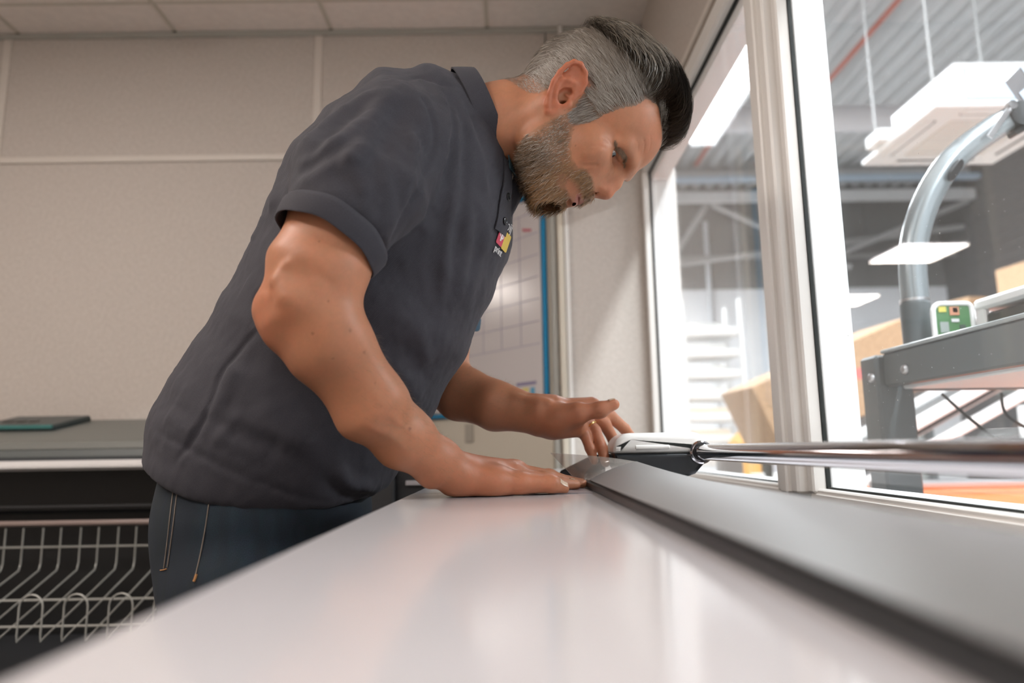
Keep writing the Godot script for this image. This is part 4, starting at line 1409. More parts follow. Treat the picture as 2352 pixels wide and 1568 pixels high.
	for q in [[0.763, -2.003], [0.65, -1.86], [0.61, -1.755]]:
		part("basket_rail", MB.new().tube([Vector3(-1.95, q[0], q[1]), Vector3(-0.62, q[0], q[1])], 0.003, 7), wire, p)
	# control panel lying on the top cover
	var c := part("control_panel", MB.new().box(Vector3(-1.535, 1.112, -2.27), Vector3(0.25, 0.03, 0.20), 0.006, Basis(Vector3(1, 0, 0), 0.20)), mat(0.018, 0.035, 0.038, 0.35), p)
	part("panel_edge", MB.new().box(Vector3(-1.535, 1.102, -2.165), Vector3(0.25, 0.012, 0.012), 0.002, Basis(Vector3(1, 0, 0), 0.20)), mat(0.05, 0.18, 0.17, 0.4), p)
	for k in 3:
		part("panel_key", MB.new().box(Vector3(-1.57 + k * 0.04, 1.121, -2.20), Vector3(0.026, 0.003, 0.02), 0.001, Basis(Vector3(1, 0, 0), 0.20)), M.black, p)
	# swivel chair between the man and the printer
	var ch := thing("office_chair", "black office chair glimpsed behind the man's wrist, between printer and table", "chair", Vector3(-0.40, 0, -1.72))
	var pad := mat(0.012, 0.012, 0.014, 0.7)
	part("backrest", MB.new().prism(rounded(-0.585, 0.64, -0.188, 1.01, [0.05, 0.05, 0.035, 0.06], 6), 0.06, Transform3D(Basis.IDENTITY, Vector3(0, 0, -1.68)), 0.018, 3), pad, ch, 60.0)
	part("back_shell", MB.new().prism(rounded(-0.56, 0.66, -0.262, 0.99, [0.05, 0.05, 0.05, 0.05], 6), 0.016, Transform3D(Basis.IDENTITY, Vector3(0, 0, -1.622)), 0.006, 2), mat(0.03, 0.03, 0.032, 0.5), ch, 60.0)
	part("metal_strip", MB.new().box(Vector3(-0.214, 0.939, -1.618), Vector3(0.05, 0.011, 0.006), 0.002), mat(0.34, 0.32, 0.33, 0.4), ch)
	part("tag", MB.new().box(Vector3(-0.275, 0.972, -1.604), Vector3(0.020, 0.022, 0.002), 0.0), mat(0.55, 0.46, 0.47, 0.5), ch)
	part("seat", MB.new().box(Vector3(-0.39, 0.47, -1.82), Vector3(0.42, 0.07, 0.24), 0.03), pad, ch, 60.0)
	part("column", MB.new().tube([Vector3(-0.39, 0.44, -1.80), Vector3(-0.39, 0.08, -1.80)], 0.025, 12), M.steel, ch)
	part("back_stay", MB.new().tube(smooth_path([Vector3(-0.39, 0.45, -1.76), Vector3(-0.39, 0.47, -1.64), Vector3(-0.39, 0.70, -1.645)], 5), 0.018, 8), M.black, ch)
	for k in 5:
		var a := TAU * k / 5.0 + 0.3
		part("star_foot", MB.new().tube([Vector3(-0.39, 0.10, -1.80), Vector3(-0.39 + cos(a) * 0.22, 0.05, -1.80 + sin(a) * 0.22)], [0.022, 0.014], 8), M.black, ch)
		part("castor", MB.new().lathe([Vector2(0, -0.015), Vector2(0.025, -0.013), Vector2(0.025, 0.013), Vector2(0, 0.015)], Vector3(-0.39 + cos(a) * 0.22, 0.025, -1.80 + sin(a) * 0.22), Vector3(-sin(a), 0, cos(a)), 12), M.black, ch)
# ------------------------------------------------------------------ the man
# head frame: origin between the ear canals; F to the face, U to the crown, R to his right (towards the camera)
const HO := Vector3(0.0779, 1.4898, -0.963)
var HF := Vector3(0.55, -0.835, 0).normalized()
var HU := Vector3(0.835, 0.55, 0).normalized()
var HR := Vector3(0, 0, 1)
var rng := RandomNumberGenerator.new()
var fine := FastNoiseLite.new()

func H(f: float, u: float, r: float) -> Vector3:
	return HO + HF * f + HU * u + HR * r

func in_head(p: Vector3) -> Vector3:
	var q := p - HO
	return Vector3(q.dot(HF), q.dot(HU), q.dot(HR))

func hell(s: Sdf, c: Vector3, r: Vector3, k: float, o := 0, tilt := 0.0) -> void:
	# ellipsoid in head axes, tilted in the F-U plane
	var x := HF * cos(tilt) + HU * sin(tilt)
	var y := -HF * sin(tilt) + HU * cos(tilt)
	s.ell(H(c.x, c.y, c.z), x, y, HR, r, k, o)

func hbone(s: Sdf, a: Vector3, b: Vector3, r0: float, r1: float, k: float, o := 0) -> void:
	s.bone(H(a.x, a.y, a.z), H(b.x, b.y, b.z), r0, r1, k, o)

const BROW := [Vector3(0.092, 0.0260, 0.050), Vector3(0.107, 0.0335, 0.036), Vector3(0.119, 0.035, 0.015)]

func head_sdf() -> Sdf:
	var s := Sdf.new()
	# skull and neck
	hell(s, Vector3(0.012, 0.066, 0), Vector3(0.102, 0.095, 0.0765), 0.01)
	hell(s, Vector3(-0.012, 0.046, 0), Vector3(0.084, 0.080, 0.073), 0.015)
	hell(s, Vector3(0.076, 0.066, 0), Vector3(0.052, 0.055, 0.060), 0.02)
	s.flat(H(-0.012, -0.005, 0), Vector3(0.000, 1.4835, -0.972), Vector3(0, 0, 1), 0.058, 0.058, 0.060, 0.058, 0.03)
	s.flat(Vector3(0.000, 1.4835, -0.972), Vector3(-0.075, 1.474, -0.98), Vector3(0, 0, 1), 0.062, 0.058, 0.085, 0.062, 0.03)
	# cord of muscle from behind the ear to the collar bone
	s.bone(H(-0.006, -0.018, 0.058), Vector3(0.006, 1.452, -0.925), 0.018, 0.013, 0.018)
	# face
	hell(s, Vector3(0.060, -0.030, 0), Vector3(0.060, 0.062, 0.056), 0.03)
	hell(s, Vector3(0.082, -0.004, 0), Vector3(0.034, 0.040, 0.052), 0.025)
	for e in [-1.0, 1.0]:
		hell(s, Vector3(0.076, 0.000, 0.046 * e), Vector3(0.026, 0.018, 0.018), 0.022)
		hbone(s, Vector3(0.012, -0.020, 0.058 * e), Vector3(0.030, -0.062, 0.050 * e), 0.017, 0.015, 0.022)
		hbone(s, Vector3(0.030, -0.062, 0.050 * e), Vector3(0.094, -0.082, 0.014 * e), 0.015, 0.014, 0.022)
		hbone(s, Vector3(0.103, 0.040, 0.046 * e), Vector3(0.116, 0.038, 0.022 * e), 0.0085, 0.0105, 0.016)
		hbone(s, Vector3(0.116, 0.038, 0.022 * e), Vector3(0.117, 0.040, 0.0), 0.0105, 0.010, 0.014)
	hell(s, Vector3(0.097, -0.080, 0), Vector3(0.016, 0.015, 0.021), 0.02)
	hell(s, Vector3(0.096, -0.040, 0), Vector3(0.020, 0.030, 0.034), 0.02)
	# eye sockets
	for e in [-1.0, 1.0]:
		hell(s, Vector3(0.117, 0.0235, 0.033 * e), Vector3(0.019, 0.0105, 0.018), 0.012, 1, 0.1)
		hell(s, Vector3(0.0885, 0.0245, 0.0335 * e), Vector3(0.0142, 0.0138, 0.0150), 0.004)
		# the lids part in a narrow slit
		hell(s, Vector3(0.1035, 0.0220, 0.0370 * e), Vector3(0.0085, 0.0050, 0.0130), 0.0025, 1, -0.12)
		# pouch below, fold above
		hbone(s, Vector3(0.098, 0.0125, 0.045 * e), Vector3(0.108, 0.0120, 0.024 * e), 0.0035, 0.0035, 0.006)
		hbone(s, Vector3(0.091, 0.0325, 0.050 * e), Vector3(0.109, 0.0320, 0.028 * e), 0.0045, 0.0055, 0.006)
	# nose
	hbone(s, Vector3(0.112, 0.032, 0), Vector3(0.1255, 0.012, 0), 0.0085, 0.0095, 0.012)
	hbone(s, Vector3(0.1255, 0.012, 0), Vector3(0.1275, -0.004, 0), 0.0100, 0.0110, 0.008)
	hell(s, Vector3(0.1285, -0.0065, 0), Vector3(0.0118, 0.0098, 0.0115), 0.008)
	hbone(s, Vector3(0.108, 0.012, 0.0), Vector3(0.113, -0.012, 0.0), 0.016, 0.016, 0.012)
	for e in [-1.0, 1.0]:
		hell(s, Vector3(0.1175, -0.0115, 0.0125 * e), Vector3(0.0105, 0.0082, 0.0070), 0.005)
		hell(s, Vector3(0.1095, -0.0115, 0.0200 * e), Vector3(0.0060, 0.0105, 0.0022), 0.006, 1)
		hell(s, Vector3(0.1200, -0.0205, 0.0075 * e), Vector3(0.0060, 0.0052, 0.0034), 0.003, 1)
	# mouth
	hell(s, Vector3(0.1115, -0.0365, 0), Vector3(0.0075, 0.0072, 0.020), 0.008)
	hell(s, Vector3(0.1110, -0.0425, 0), Vector3(0.0085, 0.0048, 0.0205), 0.004)
	hell(s, Vector3(0.1085, -0.0520, 0), Vector3(0.0090, 0.0055, 0.0185), 0.005)
	hell(s, Vector3(0.1195, -0.0472, 0), Vector3(0.0100, 0.0011, 0.0230), 0.003, 1, 0.15)
	hell(s, Vector3(0.1125, -0.0625, 0), Vector3(0.0060, 0.0040, 0.0160), 0.008, 1)
	# ears
	for e in [1.0, -1.0]:
		ear(s, e)
	s.cut(Vector3(-0.070, 1.47, -0.98), Vector3(-1, -0.1, 0))
	return s

func ear(s: Sdf, e: float) -> void:
	# how far a point of the ear stands off: more towards the back rim
	var off := func(f: float, u: float) -> float:
		return (0.0745 + clampf((0.016 - f) * 0.50, -0.004, 0.020) + clampf((u - 0.005) * 0.10, -0.004, 0.004)) * e
	var rim := [[0.0150, 0.0090, 0.0026], [0.0140, 0.0215, 0.0030], [0.0075, 0.0330, 0.0034], [-0.0025, 0.0395, 0.0036], [-0.0138, 0.0390, 0.0036], [-0.0205, 0.0325, 0.0036], [-0.0222, 0.0218, 0.0035], [-0.0205, 0.0089, 0.0034], [-0.0157, -0.0043, 0.0033], [-0.0073, -0.0164, 0.0034], [0.0030, -0.0262, 0.0040], [0.0100, -0.0300, 0.0048], [0.0150, -0.0265, 0.0050], [0.0165, -0.0200, 0.0046]]
	# thin plate of the ear
	for q in [[-0.008, 0.0300, 0.0140, 0.0100], [-0.004, 0.0225, 0.0165, 0.0185], [-0.004, 0.005, 0.0175, 0.021], [0.004, -0.012, 0.0125, 0.016]]:
		s.ell(H(q[0], q[1], off.call(q[0], q[1]) - 0.0035 * e), (HF - HR * 0.42 * e).normalized(), HU, (HR * e + HF * 0.42).normalized(), Vector3(q[2], q[3], 0.0046), 0.004)
	# body joining plate to head
	s.ell(H(0.006, 0.006, 0.070 * e), HF, HU, HR, Vector3(0.013, 0.022, 0.010), 0.008)
	for i in rim.size() - 1:
		var a: Array = rim[i]
		var b: Array = rim[i + 1]
		s.bone(H(a[0], a[1], off.call(a[0], a[1])), H(b[0], b[1], off.call(b[0], b[1])), a[2], b[2], 0.0022)
	# hollow inside the rim, bowl and canal
	s.ell(H(-0.0065, 0.0270, off.call(-0.0065, 0.0270) + 0.0030 * e), (HF - HR * 0.42 * e).normalized(), HU, (HR * e + HF * 0.42).normalized(), Vector3(0.0115, 0.0090, 0.0034), 0.003, 1)
	s.ell(H(0.0055, -0.0005, off.call(0.004, 0.0) + 0.0005 * e), HF, HU, HR, Vector3(0.0090, 0.0125, 0.0075), 0.003, 1)
	s.ell(H(0.0115, -0.0065, 0.0695 * e), HF, HU, HR, Vector3(0.0050, 0.0062, 0.0090), 0.002, 1)
	var anti := [[0.0075, 0.0235, 0.0016], [0.0005, 0.0195, 0.0024], [-0.0062, 0.0150, 0.0028], [-0.0118, 0.0078, 0.0028], [-0.0098, -0.0010, 0.0026], [-0.0030, -0.0088, 0.0026], [0.0062, -0.0148, 0.0026], [0.0130, -0.0165, 0.0026]]
	for i in anti.size() - 1:
		var a: Array = anti[i]
		var b: Array = anti[i + 1]
		s.bone(H(a[0], a[1], off.call(a[0], a[1]) + 0.0004 * e), H(b[0], b[1], off.call(b[0], b[1]) + 0.0004 * e), a[2], b[2], 0.003)
	# crus of the rim into the bowl, tragus
	s.bone(H(0.0150, 0.0090, off.call(0.0150, 0.0090)), H(0.0040, 0.0030, off.call(0.004, 0.003) - 0.0045 * e), 0.0026, 0.0018, 0.003)
	s.bone(H(0.0185, -0.0010, 0.0745 * e), H(0.0175, -0.0080, 0.0735 * e), 0.0034, 0.0034, 0.005)

func arm_right() -> Sdf:
	var s := Sdf.new()
	var Z := Vector3(0, 0, 1)
	s.flat(Vector3(-0.172, 1.345, -0.805), Vector3(-0.192, 1.275, -0.778), Z, 0.046, 0.050, 0.051, 0.0565, 0.01, 0, 0.5)
	s.flat(Vector3(-0.192, 1.275, -0.778), Vector3(-0.216, 1.215, -0.764), Z, 0.051, 0.0565, 0.047, 0.0525, 0.02, 0, 0.5)
	s.flat(Vector3(-0.216, 1.215, -0.764), Vector3(-0.228, 1.172, -0.760), Z, 0.047, 0.0525, 0.043, 0.047, 0.02, 0, 0.5)
	s.flat(Vector3(-0.228, 1.172, -0.760), Vector3(-0.2021, 1.1288, -0.775), Z, 0.043, 0.047, 0.041, 0.0425, 0.02, 0, 0.5)
	s.flat(Vector3(-0.2021, 1.1288, -0.775), Vector3(-0.1586, 1.0613, -0.800), Z, 0.041, 0.0425, 0.037, 0.038, 0.03, 0, 0.5)
	s.flat(Vector3(-0.1586, 1.0613, -0.800), Vector3(-0.1250, 1.0261, -0.830), Z, 0.037, 0.038, 0.029, 0.0315, 0.03, 0, 0.5)
	s.flat(Vector3(-0.1250, 1.0261, -0.830), Vector3(-0.0880, 0.9960, -0.863), Z, 0.029, 0.0315, 0.0235, 0.0285, 0.03, 0, 0.5)
	# point of the elbow and the knob beside it
	s.bone(Vector3(-0.2615, 1.1680, -0.762), Vector3(-0.2500, 1.1480, -0.764), 0.0195, 0.022, 0.022)
	s.bone(Vector3(-0.2400, 1.1905, -0.725), Vector3(-0.2330, 1.176, -0.722), 0.010, 0.009, 0.012)
	# muscle along the top of the forearm
	s.bone(Vector3(-0.190, 1.150, -0.755), Vector3(-0.140, 1.070, -0.785), 0.026, 0.016, 0.025)
	s.bone(Vector3(-0.182, 1.245, -0.766), Vector3(-0.190, 1.200, -0.757), 0.026, 0.024, 0.025)
	# tendons and veins
	s.bone(Vector3(-0.150, 1.045, -0.775), Vector3(-0.095, 1.000, -0.838), 0.0060, 0.0050, 0.012)
	s.bone(Vector3(-0.128, 1.045, -0.800), Vector3(-0.108, 1.026, -0.822), 0.0040, 0.0035, 0.006)
	# hand spread on the board
	var w := Vector3(-0.0840, 0.9920, -0.868)
	var mcp := [Vector3(0.000, 0.9805, -0.925), Vector3(0.006, 0.9825, -0.950), Vector3(0.006, 0.9805, -0.974), Vector3(-0.002, 0.9765, -0.994)]
	var hf := 0.0
	s.flat(Vector3(-0.0880, 0.9960, -0.863), Vector3(-0.066, 0.985, -0.885), Z, 0.0235, 0.0270, 0.028, 0.022, 0.02)
	for i in 4:
		s.bone(Vector3(-0.066, 0.984, -0.878 - i * 0.012), mcp[i], 0.0185, 0.0135, 0.018)
	s.bone(Vector3(-0.066, 0.974, -0.900), Vector3(-0.010, 0.968, -0.935), 0.0175, 0.014, 0.02)
	for i in 4:
		s.bone(mcp[i] + Vector3(-0.002, 0.003, 0), mcp[i] + Vector3(0.004, 0.003, -0.001), 0.0115, 0.0110, 0.008)
	var tips := [
		[Vector3(0.0430, 0.9715, -0.953), Vector3(0.0690, 0.9645, -0.970), Vector3(0.0900, 0.9620, -0.982)],
		[Vector3(0.0530, 0.9735, -0.984), Vector3(0.0810, 0.9650, -1.002), Vector3(0.1020, 0.9620, -1.014)],
		[Vector3(0.0500, 0.9715, -1.010), Vector3(0.0760, 0.9640, -1.030), Vector3(0.0940, 0.9615, -1.042)],
		[Vector3(0.0340, 0.9680, -1.028), Vector3(0.0530, 0.9630, -1.044), Vector3(0.0680, 0.9610, -1.055)]]
	for i in 4:
		var t: Array = tips[i]
		var r := [0.0098, 0.0100, 0.0094, 0.0084][i] as float
		s.bone(mcp[i], t[0], r * 1.18, r * 1.02, 0.006)
		s.bone(t[0], t[1], r * 1.02, r * 0.90, 0.003)
		s.bone(t[1], t[2], r * 0.90, r * 0.74, 0.003)
		s.bone(t[0] + Vector3(0, 0.0012, 0), t[0] + Vector3(0.003, 0.0008, -0.002), r * 0.98, r * 0.95, 0.004)
	# thumb along the near side, flat on the board
	s.bone(Vector3(-0.064, 0.9760, -0.876), Vector3(-0.022, 0.9715, -0.882), 0.0195, 0.0175, 0.016)
	s.bone(Vector3(-0.022, 0.9715, -0.882), Vector3(0.0115, 0.9702, -0.888), 0.0175, 0.0140, 0.014)
	s.bone(Vector3(0.0115, 0.9702, -0.888), Vector3(0.0500, 0.9685, -0.895), 0.0140, 0.0106, 0.006)
	s.bone(Vector3(0.0480, 0.9692, -0.8945), Vector3(0.0530, 0.9685, -0.8955), 0.0110, 0.0108, 0.004)
	s.bone(Vector3(0.0520, 0.9672, -0.8955), Vector3(0.0690, 0.9622, -0.9005), 0.0104, 0.0068, 0.004)
	# thumb web up to the first finger
	s.bone(Vector3(-0.015, 0.975, -0.895), Vector3(0.010, 0.9735, -0.905), 0.014, 0.008, 0.014)
	s.cut(Vector3(0, TOP + 0.0008, 0), Vector3(0, -1, 0), 0.003)
	return s

func arm_left() -> Sdf:
	var s := Sdf.new()
	var Z := Vector3(0, 0, 1)
	s.flat(Vector3(-0.135, 1.36, -1.17), Vector3(-0.118, 1.19, -1.195), Z, 0.052, 0.054, 0.046, 0.047, 0.01)
	s.flat(Vector3(-0.118, 1.19, -1.195), Vector3(-0.116, 1.130, -1.200), Z, 0.046, 0.047, 0.044, 0.046, 0.02)
	s.flat(Vector3(-0.116, 1.130, -1.200), Vector3(-0.0803, 1.1047, -1.170), Z, 0.044, 0.046, 0.042, 0.043, 0.02)
	s.flat(Vector3(-0.0803, 1.1047, -1.170), Vector3(-0.0213, 1.0795, -1.130), Z, 0.042, 0.043, 0.034, 0.036, 0.02)
	s.flat(Vector3(-0.0213, 1.0795, -1.130), Vector3(0.0462, 1.0640, -1.100), Z, 0.034, 0.036, 0.024, 0.030, 0.02)
	s.bone(Vector3(-0.060, 1.118, -1.15), Vector3(0.010, 1.093, -1.11), 0.020, 0.010, 0.02)
	s.bone(Vector3(0.010, 1.094, -1.092), Vector3(0.060, 1.082, -1.080), 0.0040, 0.0040, 0.006)
	var mcp := [Vector3(0.1335, 1.0800, -1.130), Vector3(0.1285, 1.0720, -1.136), Vector3(0.1190, 1.0590, -1.124), Vector3(0.1060, 1.0480, -1.112)]
	# back of the hand and palm
	s.flat(Vector3(0.0462, 1.0640, -1.100), Vector3(0.070, 1.0640, -1.104), Z, 0.024, 0.030, 0.024, 0.031, 0.015)
	for i in 4:
		s.bone(Vector3(0.066, 1.0735 - i * 0.0095, -1.106 - 0.002 * i), mcp[i], 0.0165, 0.0130, 0.016)
	s.bone(Vector3(0.075, 1.046, -1.094), Vector3(0.105, 1.043, -1.100), 0.0175, 0.0135, 0.014)
	s.bone(Vector3(0.068, 1.055, -1.084), Vector3(0.104, 1.063, -1.076), 0.019, 0.0160, 0.016)
	# thumb
	s.bone(Vector3(0.080, 1.0600, -1.080), Vector3(0.1040, 1.0655, -1.072), 0.0165, 0.0148, 0.012)
	s.bone(Vector3(0.1040, 1.0655, -1.072), Vector3(0.1380, 1.0690, -1.069), 0.0140, 0.0118, 0.006)
	s.bone(Vector3(0.1360, 1.0694, -1.069), Vector3(0.1400, 1.0700, -1.069), 0.0124, 0.0122, 0.004)
	s.bone(Vector3(0.1380, 1.0695, -1.069), Vector3(0.1600, 1.0775, -1.069), 0.0118, 0.0088, 0.005)
	var tips := [
		[Vector3(0.1655, 1.0640, -1.154), Vector3(0.1905, 1.0425, -1.164), Vector3(0.2055, 1.0256, -1.170)],
		[Vector3(0.1545, 1.0500, -1.140), Vector3(0.1680, 1.0260, -1.146), Vector3(0.1700, 1.0060, -1.146)],
		[Vector3(0.1350, 1.0390, -1.115), Vector3(0.1440, 1.0105, -1.100), Vector3(0.1470, 0.9895, -1.090)],
		[Vector3(0.1180, 1.0330, -1.106), Vector3(0.1245, 1.0115, -1.100), Vector3(0.1300, 0.9925, -1.096)]]
	for i in 4:
		var t: Array = tips[i]
		var r := [0.0100, 0.0098, 0.0094, 0.0084][i] as float
		s.bone(mcp[i], t[0], r * 1.16, r * 1.04, 0.005)
		s.bone(t[0], t[1], r * 1.04, r * 0.92, 0.003)
		s.bone(t[1], t[2], r * 0.92, r * 0.76, 0.003)
	return s

func along(a: Array, t: float) -> float:
	var i := mini(int(t), a.size() - 2)
	return lerpf(a[i], a[i + 1], smoothstep(0.0, 1.0, t - i) * 0.5 + (t - i) * 0.5)

func polo_sdf() -> Sdf:
	var s := Sdf.new()
	var Z := Vector3(0, 0, 1)
	var c := [Vector3(-0.352, 0.960, -1.020), Vector3(-0.343, 1.012, -1.020), Vector3(-0.300, 1.0855, -1.018), Vector3(-0.2165, 1.226, -1.008), Vector3(-0.157, 1.372, -1.0), Vector3(-0.108, 1.4530, -0.985), Vector3(-0.040, 1.4890, -0.975)]
	var b := [0.146, 0.168, 0.165, 0.169, 0.173, 0.135, 0.074]
	var a := [0.172, 0.174, 0.172, 0.172, 0.176, 0.152, 0.074]
	var path := smooth_path(c, 2)
	for i in path.size() - 1:
		var t0 := i / 2.0
		var t1 := (i + 1) / 2.0
		s.flat(path[i], path[i + 1], Z, along(a, t0), along(b, t0), along(a, t1), along(b, t1), 0.02, 0, 0.5)
	# shoulders, the right one towards the camera
	s.flat(Vector3(-0.090, 1.432, -0.940), Vector3(-0.152, 1.412, -0.858), Vector3(0.8, 0.6, 0), 0.048, 0.050, 0.078, 0.074, 0.03)
	s.flat(Vector3(-0.146, 1.410, -0.850), Vector3(-0.176, 1.325, -0.792), Z, 0.060, 0.082, 0.062, 0.081, 0.02)
	s.flat(Vector3(-0.174, 1.327, -0.792), Vector3(-0.1970, 1.2630, -0.7700), Z, 0.062, 0.079, 0.0590, 0.0620, 0.02, 0, 0.08)
	s.flat(Vector3(-0.090, 1.432, -1.03), Vector3(-0.140, 1.415, -1.125), Vector3(0.8, 0.6, 0), 0.048, 0.050, 0.078, 0.070, 0.03)
	s.flat(Vector3(-0.135, 1.420, -1.135), Vector3(-0.116, 1.232, -1.188), Z, 0.060, 0.074, 0.060, 0.064, 0.02, 0, 0.08)
	s.cut(Vector3(-0.5155, 1.0339, -1.0200), Vector3(-0.2052, -0.9373, -0.2817), 0.004)
	return s

func jeans_sdf() -> Sdf:
	var s := Sdf.new()
	var Z := Vector3(0, 0, 1)
	s.flat(Vector3(-0.352, 1.015, -1.02), Vector3(-0.345, 0.93, -1.015), Z, 0.150, 0.132, 0.160, 0.138, 0.02)
	s.flat(Vector3(-0.345, 0.93, -1.015), Vector3(-0.345, 0.84, -1.01), Z, 0.155, 0.136, 0.155, 0.128, 0.03)
	s.ell(Vector3(-0.375, 0.89, -0.955), Vector3.RIGHT, Vector3.UP, Z, Vector3(0.085, 0.10, 0.080), 0.03)
	s.ell(Vector3(-0.385, 0.89, -1.075), Vector3.RIGHT, Vector3.UP, Z, Vector3(0.085, 0.10, 0.080), 0.03)
	for e in [[-0.93, -0.015], [-1.10, 0.02]]:
		s.bone(Vector3(-0.345, 0.84, e[0]), Vector3(-0.350 + e[1], 0.48, e[0] - 0.01), 0.092, 0.068, 0.02)
		s.bone(Vector3(-0.350 + e[1], 0.48, e[0] - 0.01), Vector3(-0.42 + e[1], 0.08, e[0] - 0.01), 0.066, 0.056, 0.02)
	s.cut(Vector3(0, 0.055, 0), Vector3(0, -1, 0))
	s.cut(Vector3(-0.352, 1.026, -1.02), Vector3(-0.16, 1, 0))
	return s

# push skin out or in along given lines: [points, height, width]
func emboss(v: PackedVector3Array, nv: PackedVector3Array, lines: Array) -> PackedVector3Array:
	var o := v.duplicate()
	for l in lines:
		var pts: Array = l[0]
		var amp: float = l[1]
		var wid: float = l[2]
		var lo := Vector3.INF
		var hi := -Vector3.INF
		for p in pts:
			lo = lo.min(p)
			hi = hi.max(p)
		var m := Vector3.ONE * wid * 2.6
		var bb := AABB(lo - m, hi - lo + m * 2.0)
		var n := pts.size()
		for i in v.size():
			var p := v[i]
			if not bb.has_point(p):
				continue
			var best := 1e9
			var along := 0.0
			for k in n - 1:
				var a: Vector3 = pts[k]
				var ab: Vector3 = pts[k + 1] - a
				var t := clampf((p - a).dot(ab) / ab.length_squared(), 0.0, 1.0)
				var d := p.distance_squared_to(a + ab * t)
				if d < best:
					best = d
					along = (k + t) / (n - 1)
			var g := exp(-best / (wid * wid))
			if g > 0.01:
				var taper := clampf(minf(along, 1.0 - along) * 4.0 + 0.25, 0.0, 1.0)
				o[i] += nv[i] * (amp * g * taper)
	return o

func mottled(p: Vector3, base: Color, red: float) -> Color:
	# skin: blotches of redder and paler tone
	var a := fine.get_noise_3dv(p * 260.0)
	var b := fine.get_noise_3dv(p * 900.0 + Vector3(9, 4, 2))
	var c := fine.get_noise_3dv(p * 3200.0 + Vector3(3, 14, 2))
	var k := 1.0 + 0.07 * a + 0.06 * b + 0.05 * c
	var r := clampf(red + 0.16 * b + 0.10 * a, 0.0, 1.0)
	return Color(base.r * k * (1.0 + 0.02 * r), base.g * k * (1.0 - 0.26 * r), base.b * k * (1.0 - 0.30 * r))

func spot(p: Vector3, c: Vector3, r: float) -> float:
	return clampf(1.0 - p.distance_to(c) / r, 0.0, 1.0)

const SKIN := Color(0.43, 0.195, 0.108)

var moles: Array = []

func skin_color(p: Vector3, red: float) -> Color:
	var c := mottled(p, SKIN, red)
	for m in moles:
		var d := p.distance_to(m[0])
		if d < m[1]:
			c = c.lerp(Color(0.20, 0.085, 0.045), smoothstep(m[1], m[1] * 0.4, d) * 0.7)
	return c

